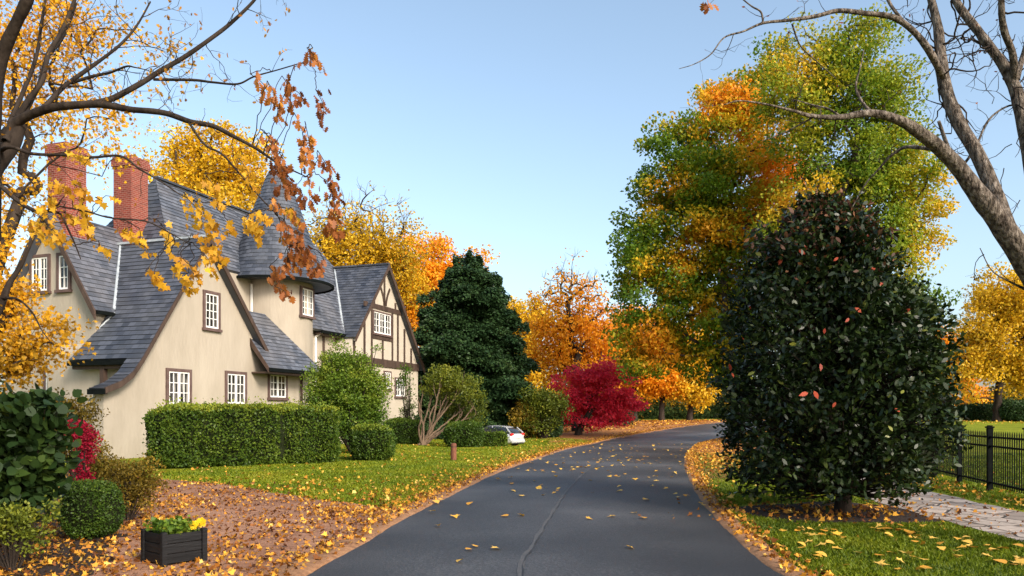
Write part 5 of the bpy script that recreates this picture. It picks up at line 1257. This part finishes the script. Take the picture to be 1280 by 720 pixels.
# --- black iron fence
fp0, fp1 = np.array([9.55, 12.6]), np.array([13.9, 31.2])
fd = unit(fp1 - fp0); rzf = math.atan2(fd[1], fd[0]); Lf = np.linalg.norm(fp1 - fp0)
fe = thing('iron_fence', 'black iron picket fence with square posts along the stone path', 'fence', (fp0[0], fp0[1], 0), rzf)
p0 = (np.array([10.62, 17.0]) - fp0) @ fd; sp = 1.98
ps = np.arange(p0 - 2 * sp, Lf, sp)
for x in ps:
    m = MB(); m.box((x - .055, -.055, -.05), (x + .055, .055, 1.40)); m.box((x - .075, -.075, 1.40), (x + .075, .075, 1.435)); m.box((x - .045, -.045, 1.435), (x + .045, .045, 1.46)); m.build('post', M['iron'], fe, bevel=.004)
for a, b in zip(ps[:-1], ps[1:]):
    pa = MB()
    n = 16
    for k in range(1, n):
        x = a + .055 + (b - a - .11) * k / n; pa.box((x - .010, -.010, .12), (x + .010, .010, 1.29)); 
        pa.face([(x - .010, -.01, 1.29), (x + .01, -.01, 1.29), (x, 0, 1.345)]); pa.face([(x + .01, .01, 1.29), (x - .01, .01, 1.29), (x, 0, 1.345)]); pa.face([(x - .01, .01, 1.29), (x - .01, -.01, 1.29), (x, 0, 1.345)]); pa.face([(x + .01, -.01, 1.29), (x + .01, .01, 1.29), (x, 0, 1.345)])
    pn = pa.build('picket_panel', M['iron'], fe)
    for z in (.20, 1.0, 1.20):
        m = MB(); m.box((a + .055, -.018, z - .02), (b - .055, .018, z + .02)); m.build('rail', M['iron'], pn)

# --- silver car, tail towards the road
def car(sc_=.93):
    l = (-1.25, 47.2, float(terrain(-1.25, 47.2)))
    root = thing('car', 'silver hatchback parked tail-out below the dark conifer', 'car', l, RAD(147))
    paint = plain('silver_paint', (.62, .64, .66), .25, .5, .35, .6); dark = plain('car_glass', (.02, .025, .03), .05, .7); tyre = plain('tyre_rubber', (.012, .012, .013), .85, .2); rim = plain('rim_metal', (.4, .41, .42), .35, .5, .8)
    trim = plain('black_trim', (.015, .015, .016), .5); lampm = plain('red_lamp', (.55, .02, .02), .15, .6); wl = plain('clear_lamp', (.75, .72, .68), .12, .6); plate = plain('number_plate', (.75, .74, .68), .4)
    def loft(name, st, mat, smooth=True):
        V = []; n = len(st[0][1])
        for x, sec in st:
            for y, z in sec: V.append((x, y, z))
        fs = []
        for i in range(len(st) - 1):
            for j in range(n): fs.append([i * n + j, i * n + (j + 1) % n, (i + 1) * n + (j + 1) % n, (i + 1) * n + j])
        fs.append(list(range(n))[::-1]); fs.append([(len(st) - 1) * n + j for j in range(n)])
        me = bpy.data.meshes.new(name); me.from_pydata(V, [], fs)
        bm = bmesh.new(); bm.from_mesh(me); bmesh.ops.recalc_face_normals(bm, faces=bm.faces); bm.to_mesh(me); bm.free()
        for p in me.polygons: p.use_smooth = smooth
        me.materials.append(mat); o = bpy.data.objects.new(name, me); COL.objects.link(o); o.parent = root
        md = o.modifiers.new('sub', 'SUBSURF'); md.levels = md.render_levels = 2
        return o
    def sec(w, zb, zt, tuck=.88):
        half = [(0, zb), (w * .8, zb), (w * .97, zb + .12), (w, zb + (zt - zb) * .45), (w * .985, zt - .12), (w * tuck, zt - .02), (0, zt)]
        return half + [(-y, z) for y, z in half[-2:0:-1]]
    # x forward; tail at -2.05
    loft('body', [(-2.10, sec(.66, .36, .78)), (-2.05, sec(.80, .24, .90)), (-1.7, sec(.86, .20, .95)), (-.9, sec(.87, .19, .93)), (.2, sec(.87, .19, .92)), (1.0, sec(.86, .19, .90)), (1.6, sec(.84, .2, .80)), (1.95, sec(.74, .24, .66)), (2.05, sec(.55, .32, .56))], paint)
    def cab(w, z0, z1): 
        h = [(0, z0), (w, z0), (w * .96, z0 + (z1 - z0) * .35), (w * .84, z1 - .06), (w * .68, z1), (0, z1 + .015)]
        return h + [(-y, z) for y, z in h[-2:0:-1]]
    loft('cabin', [(-1.95, cab(.70, .88, .97)), (-1.62, cab(.76, .88, 1.27)), (-1.1, cab(.78, .88, 1.38)), (-.3, cab(.79, .88, 1.41)), (.25, cab(.78, .88, 1.36)), (.75, cab(.74, .87, 1.08)), (1.02, cab(.68, .86, .91))], dark)
    loft('roof', [(-1.58, [(0, 1.27), (.52, 1.26), (.54, 1.29), (0, 1.31), (-.54, 1.29), (-.52, 1.26)]), (-1.1, [(0, 1.37), (.56, 1.35), (.58, 1.38), (0, 1.42), (-.58, 1.38), (-.56, 1.35)]), (-.3, [(0, 1.40), (.57, 1.38), (.59, 1.41), (0, 1.45), (-.59, 1.41), (-.57, 1.38)]), (.3, [(0, 1.34), (.55, 1.32), (.57, 1.35), (0, 1.39), (-.57, 1.35), (-.55, 1.32)])], paint)
    for sy in (-1, 1):
        for xa, za, xb, zb in ((-1.98, .93, -1.58, 1.28), (-.55, .92, -.50, 1.36), (1.0, .90, .28, 1.35)):
            m = MB(); m.bar((xa, sy * .755, za), (xb, sy * .615, zb), .09, .05, (0, sy, .3)); m.build('pillar', paint, root, bevel=.01)
        o = MB(); o.box((-2.085, sy * .64 - .15, .74), (-1.93, sy * .64 + .15, .92)); lo = o.build('tail_lamp', lampm, root, bevel=.03)
        o = MB(); o.box((-2.095, sy * .62 - .08, .745), (-2.0, sy * .62 + .08, .80)); o.build('reversing_lamp', wl, lo, bevel=.01)
        o = MB(); o.box((1.80, sy * .56 - .14, .58), (1.99, sy * .56 + .14, .70)); o.build('headlamp', wl, root, bevel=.03)
        o = MB(); o.box((.62, sy * .86 - .03, .93), (.78, sy * .86 + sy * .12 + .03, 1.05)); o.build('mirror', paint, root, bevel=.02)
        for x in (-1.28, 1.25):
            w_ = MB(); w_.lathe([(.20, -.09), (.29, -.10), (.31, -.05), (.31, .05), (.29, .10), (.20, .09)], (0, 0), 28); w_.lathe([(.20, .09), (.20, -.09)], (0, 0), 28)
            wo = w_.build('wheel', tyre, root, smooth=True); wo.location = (x, sy * .80, .31); wo.rotation_euler.x = math.pi / 2
            r_ = MB(); r_.lathe([(.0001, .085), (.05, .09), (.07, .06), (.19, .075), (.2, .08)], (0, 0), 20); r_.lathe([(.0001, -.085), (.05, -.09), (.07, -.06), (.19, -.075), (.2, -.08)], (0, 0), 20); r_.build('rim', rim, wo)
    m = MB(); m.box((-2.15, -.78, .30), (-1.98, .78, .52)); m.build('bumper', paint, root, bevel=.05)
    m = MB(); m.box((-2.165, -.6, .24), (-2.02, .6, .31)); m.build('valance', trim, root, bevel=.02)
    root.scale = (sc_, sc_, sc_)
    m = MB(); m.box((-2.135, -.24, .60), (-2.10, .24, .71)); m.build('number_plate', plate, root)
car()

# ================================================================== GRASS AND FALLEN LEAVES
rng = np.random.default_rng(151)
def inpoly(P, poly):
    x, y = P[:, 0], P[:, 1]; c = np.zeros(len(P), bool); poly = np.asarray(poly); j = len(poly) - 1
    for i in range(len(poly)):
        xi, yi = poly[i]; xj, yj = poly[j]
        with np.errstate(divide='ignore', invalid='ignore'):
            c ^= ((yi > y) != (yj > y)) & (x < (xj - xi) * (y - yi) / (yj - yi) + xi)
        j = i
    return c
ROADP = np.vstack([LEs[::3] , REs[::-3]])
ROADW = np.vstack([LEs - normals2(LEs) * .36, (REs + normals2(REs) * .26)[::-1]])[::2]
DRV, PTH = np.array(DRIVE), np.array(PATH)
GARD = np.array([(-12, 5.5), (-4.6, 7.5), (-4.9, 9.5), (-6.4, 12.5), (-7.8, 16), (-9, 19.5), (-12.5, 24), (-20, 26), (-24, 12)])
def mulch(P): return (((P[:, 0] - MC[0]) / 1.95) ** 2 + ((P[:, 1] - MC[1]) / 1.5) ** 2) < 1
def tri(n, a, b, c): return None

def blades(name, poly, n, h, seed, w=.006, far=None, excl=(), t0=.5):
    """individual bent grass blades over a ground polygon, denser near the viewer"""
    rng = np.random.default_rng(seed); poly = np.asarray(poly); lo, hi = poly.min(0), poly.max(0)
    P = rng.uniform(lo, hi, (n * 3, 2)); P = P[inpoly(P, poly)]
    for e in excl: P = P[~e(P)]
    if far: P = P[rng.random(len(P)) < np.clip((far / np.maximum(P[:, 1], .1)) ** 2, 0, 1)]
    P = P[:n]; N = len(P); z = terrain(P[:, 0], P[:, 1])
    dens = np.array([mnoise.noise((x * .8, y * .8, 3.3)) for x, y in P[::1]]) if N < 150000 else rng.normal(size=N) * .3
    H_ = h * rng.uniform(.5, 1.3, N) * (1 + .5 * dens); a = rng.random(N) * 2 * math.pi; ln = H_ * rng.uniform(.2, 1.0, N)
    ww = w * rng.uniform(.7, 1.3, N) * np.maximum(1, P[:, 1] / 12)
    dx, dy = np.cos(a), np.sin(a); b = np.column_stack([P, z])
    sx = np.column_stack([-dy, dx, 0 * dx]) * ww[:, None]
    mid = b + np.column_stack([dx * ln * .3, dy * ln * .3, H_ * .65]); tip = b + np.column_stack([dx * ln, dy * ln, H_])
    V = np.stack([b - sx, b + sx, mid + sx * .7, tip, mid - sx * .7], 1).reshape(-1, 3)
    return tag(np_mesh(name, V, np.arange(N * 5), 5, M['blade'], None, tint=np.clip(t0 + dens * .45 + rng.normal(size=N) * .1, 0, 1)), kind='stuff')
M['blade'] = leafmat('grass_blade', [(0, (.06, .10, .006)), (.35, (.15, .205, .010)), (.65, (.24, .27, .014)), (1, (.36, .31, .03))], trans=.35, rough=.5, nscale=1.2, nw=.2)
notroad = lambda P: inpoly(P, ROADW)
RL = [tuple(p) for p in (REs + normals2(REs) * .28) if 5 < p[1] < 34]
rightlawn = RL + [(12, 34), (11.5, 22), (10.2, 22), (8.6, 22), (7.5, 18), (6.95, 14.3), (6.85, 12.4), (6.7, 10.1), (6.5, 6)]
blades('grass', rightlawn, 120000, .045, 161, excl=(notroad, mulch), far=11, t0=.24)
blades('grass', [(8.7, 9), (9.0, 13.2), (9.3, 17), (9.8, 20), (10.8, 25), (22, 34), (22, 12), (14, 9)], 90000, .05, 162, w=.007, far=15, t0=.3)
LLn = [tuple(p) for p in (LEs - normals2(LEs) * .42) if 13.5 < p[1] < 50]
leftlawn = LLn + [(2, 56), (-8, 52), (-9, 34), (-8.6, 25.5), (-11, 22), (-9.3, 20.6), (-6.5, 17.8), (-3.9, 15.3)]
blades('grass', leftlawn, 150000, .05, 163, w=.008, far=26, excl=(notroad, lambda P: inpoly(P, DRV)))

M['litter'] = leafmat('litter', [(0, (.10, .035, .014)), (.25, (.28, .10, .018)), (.5, (.55, .24, .024)), (.8, (.70, .38, .045)), (1, (.76, .52, .13))], trans=.15, rough=.6, rnd=.5, nscale=.6, nw=.1)
def scatter(P, size, zoff, seed, tlo, thi, name='leaf_litter', shape=SH_MAPLE, tilt=.6):
    rng = np.random.default_rng(seed); N = len(P); z = terrain(P[:, 0], P[:, 1]) + zoff; size = size * rng.uniform(.6, 1.3, N)
    X = np.column_stack([P, z + rng.uniform(.0, .02, N)])
    return tag(leaves(name, X, size, M['litter'], None, rng.uniform(tlo, thi, N), shape, axis=unit(np.column_stack([rng.normal(size=(N, 2)), rng.normal(size=N) * tilt * .5])), axw=.95, normal=np.array([0, 0, 1.]), nw=.9 - tilt * .6, fold=.95, rng=rng), kind='stuff')
def rnd_in(poly, n, seed, fn=None):
    rng = np.random.default_rng(seed); poly = np.asarray(poly); lo, hi = poly.min(0), poly.max(0); P = rng.uniform(lo, hi, (int(n), 2)); P = P[inpoly(P, poly)]
    if fn is not None: P = P[rng.random(len(P)) < fn(P)]
    return P
nz = lambda P, f, s: np.array([mnoise.noise((x * f, y * f, s)) for x, y in P])
# driveway: thick, in drifts, the wheel track by the road nearly clear
def drive_d(P):
    track = np.exp(-((P[:, 0] + 4.2 + (P[:, 1] - 13) * .55) / 1.3) ** 2) * (P[:, 1] > 10.0)
    return np.clip(.55 + 1.1 * nz(P, .9, 1.5) - .62 * track, .04, 1)
P = rnd_in(DRV, 26000, 171, drive_d); P = P[P[:, 1] > 6]
scatter(P, .062, .012, 172, .15, .85)
P = rnd_in(DRV, 22000, 173, lambda P: np.clip(.5 + .8 * nz(P, 1.2, 4.5), .05, 1)); P = P[P[:, 1] > 6]
scatter(P, .045, .008, 174, -.05, .5, shape=SH_ROUND)
P = rnd_in(GARD, 14000, 175, lambda P: np.clip(.5 + .8 * nz(P, .9, 7.5), .1, 1)); scatter(P, .066, .016, 176, .05, .8)
# along the edging strips
def along(E, side, n, d0, d1, seed, y0, y1):
    rng = np.random.default_rng(seed); E = resample(E, 2000); Nn = normals2(E) * side; i = rng.integers(0, 2000, n); i = i[(E[i, 1] > y0) & (E[i, 1] < y1)]
    d = d0 + (d1 - d0) * rng.beta(1.4, 2.2, len(i)); return E[i] + Nn[i] * d[:, None] + rng.normal(size=(len(i), 2)) * .03
P = along(LEs, -1, 9000, .10, 2.2, 181, 13, 70); scatter(P, .085, .02, 182, .1, .8)
P = along(LEs, -1, 9000, .0, .7, 183, 7, 80); scatter(P, .07, .045, 184, .1, .75)
P = along(REs, 1, 8000, .0, .50, 185, 7, 70); scatter(P, .075, .045, 186, .1, .8)
P = along(REs, 1, 7000, .2, 3.0, 187, 22, 70); scatter(P, .10, .03, 188, .1, .8)
# lawns
P = rnd_in(leftlawn, 5200, 191, lambda P: np.clip(.35 + .5 * nz(P, .35, 2.5) + .5 * (P[:, 1] < 20.5), .1, 1)); P = P[~notroad(P)]; scatter(P, .095, .035, 192, .35, .95)
P = rnd_in(leftlawn, 9000, 193, lambda P: np.clip(1.1 - np.abs(P[:, 1] - (17.6 - (P[:, 0] + 6.5) * .55)) * .55, 0, 1)); scatter(P, .085, .03, 194, .1, .8)
P = rnd_in(rightlawn, 1000, 195, lambda P: np.clip(.38 + .6 * nz(P, .5, 5.5), .08, 1)); P = P[P[:, 1] > 9.6]; P = P[~notroad(P)]; scatter(P, .095, .04, 196, .45, 1.0)
P = rnd_in([(8.7, 9), (9.0, 13.2), (9.3, 17), (9.8, 20), (10.8, 25), (13.5, 30), (14, 9)], 2600, 197, lambda P: np.clip(1.0 - (P[:, 0] - 9 - (P[:, 1] - 12) * .14) * .5, .12, 1)); scatter(P, .085, .04, 198, .25, .85)
P = rnd_in(PTH, 900, 199); scatter(P, .06, .018, 200, .0, .5)
P = MC + rng.normal(size=(420, 2)) * np.array([1.15, .8]); scatter(P, .085, .02, 201, .0, .7)
P = rnd_in([(1, 58), (6, 62), (14, 72), (24, 90), (30, 104), (10, 96), (2, 80), (-2, 64)], 9000, 203); scatter(P, .22, .04, 204, .1, .7, shape=SH_RHOMB)
P = rnd_in([(13, 100), (60, 100), (70, 85), (34, 74), (28, 60), (20, 60)], 3000, 205); P = P[~notroad(P)]; scatter(P, .22, .04, 206, .4, .9, shape=SH_RHOMB)

# leaves lying singly: each one an object
protos = []
for k in range(8):
    a = np.random.default_rng(300 + k)
    o = leaves('fallen_leaf', np.zeros((1, 3)), .10, M['litter'], None, [a.uniform(.45, 1.0)], SH_MAPLE if k % 3 else SH_ROUND, axis=np.array([1., 0, 0]), axw=.97, normal=np.array([0, 0, 1.]), nw=.93, fold=.55, rng=a); protos.append(o)
used = set()
def lay(P, zoff, label, group, seed, smin=.8, smax=1.3):
    rng = np.random.default_rng(seed)
    for i, (x, y) in enumerate(P):
        k = int(rng.integers(8)); src = protos[k]
        if k not in used: o = src; used.add(k)
        else: o = src.copy(); COL.objects.link(o)
        o.name = 'fallen_leaf'; o.location = (x, y, float(terrain(x, y)) + zoff); o.rotation_euler = (rng.normal() * .12, rng.normal() * .12, rng.random() * 6.28); s = rng.uniform(smin, smax); o.scale = (s, s, s)
        tag(o, label, 'leaf', group)
P = rnd_in(ROADP, 90000, 211, lambda P: np.clip(.05 + .10 * (P[:, 1] > 14) + .1 * (P[:, 1] > 20), 0, 1) * np.clip(1.4 - P[:, 1] / 50, .1, 1)); P = P[(P[:, 1] > 8.4) & (P[:, 1] < 44)]; P = P[:220]
lay(P, .062, 'single pale yellow leaf lying on the dark asphalt road', 'fallen leaves on the road', 212, .9, 1.55)
rl2 = np.array([(3.2, 8.2), (2.9, 10), (3.6, 11), (6.2, 11.6), (6.4, 10), (6.4, 8.2)])
P = rnd_in(rl2, 420, 213, lambda P: np.clip(.5 + .9 * nz(P, 1.1, 8.5), .1, 1)); P = P[~notroad(P)][:85]
lay(P, .05, 'yellow curled leaf lying on the short grass in front of the magnolia', 'fallen leaves on the near right lawn', 214, .9, 1.6)
# ================================================================== LIGHT, SKY, CAMERA
SUN_EL, SUN_AZ = RAD(31), RAD(141)        # azimuth from +Y towards +X
W = bpy.data.worlds.new('World'); S.world = W; W.use_nodes = True
nt = W.node_tree; bg = nt.nodes['Background']
sk = nt.nodes.new('ShaderNodeTexSky'); sk.sky_type = 'NISHITA'; sk.sun_disc = False
sk.sun_elevation = SUN_EL; sk.sun_rotation = SUN_AZ; sk.air_density = 1.0; sk.dust_density = 2.8; sk.ozone_density = 2.0
hs = nt.nodes.new('ShaderNodeHueSaturation'); hs.inputs['Saturation'].default_value = .86; hs.inputs['Hue'].default_value = .490; nt.links.new(sk.outputs[0], hs.inputs['Color']); nt.links.new(hs.outputs[0], bg.inputs[0]); bg.inputs[1].default_value = .15
sl = bpy.data.lights.new('sun', 'SUN'); sl.energy = 2.7; sl.angle = RAD(16); sl.color = (1.0, .89, .74)
so = bpy.data.objects.new('sun', sl); COL.objects.link(so)
d = Vector((math.sin(SUN_AZ) * math.cos(SUN_EL), math.cos(SUN_AZ) * math.cos(SUN_EL), math.sin(SUN_EL)))
so.rotation_euler = d.to_track_quat('Z', 'Y').to_euler(); so.location = d * 60

cam = bpy.data.cameras.new('camera'); co = bpy.data.objects.new('camera', cam); COL.objects.link(co)
co.location = (0, 0, H); co.rotation_euler = (RAD(90), 0, 0)
cam.sensor_width = 36; cam.lens = 36 * F / 1280; cam.shift_y = (HY - 360) / 1280; cam.shift_x = 0
cam.clip_start = .1; cam.clip_end = 3000
S.camera = co
S.render.resolution_x = 1024; S.render.resolution_y = 576
S.view_settings.view_transform = 'Standard'; S.view_settings.look = 'None'; S.view_settings.exposure = .96; S.view_settings.gamma = 1.0
S.view_settings.use_curve_mapping = False
S.cycles.max_bounces = 6; S.cycles.diffuse_bounces = 3; S.cycles.transmission_bounces = 3; S.cycles.use_denoising = True
S.cycles.use_adaptive_sampling = True
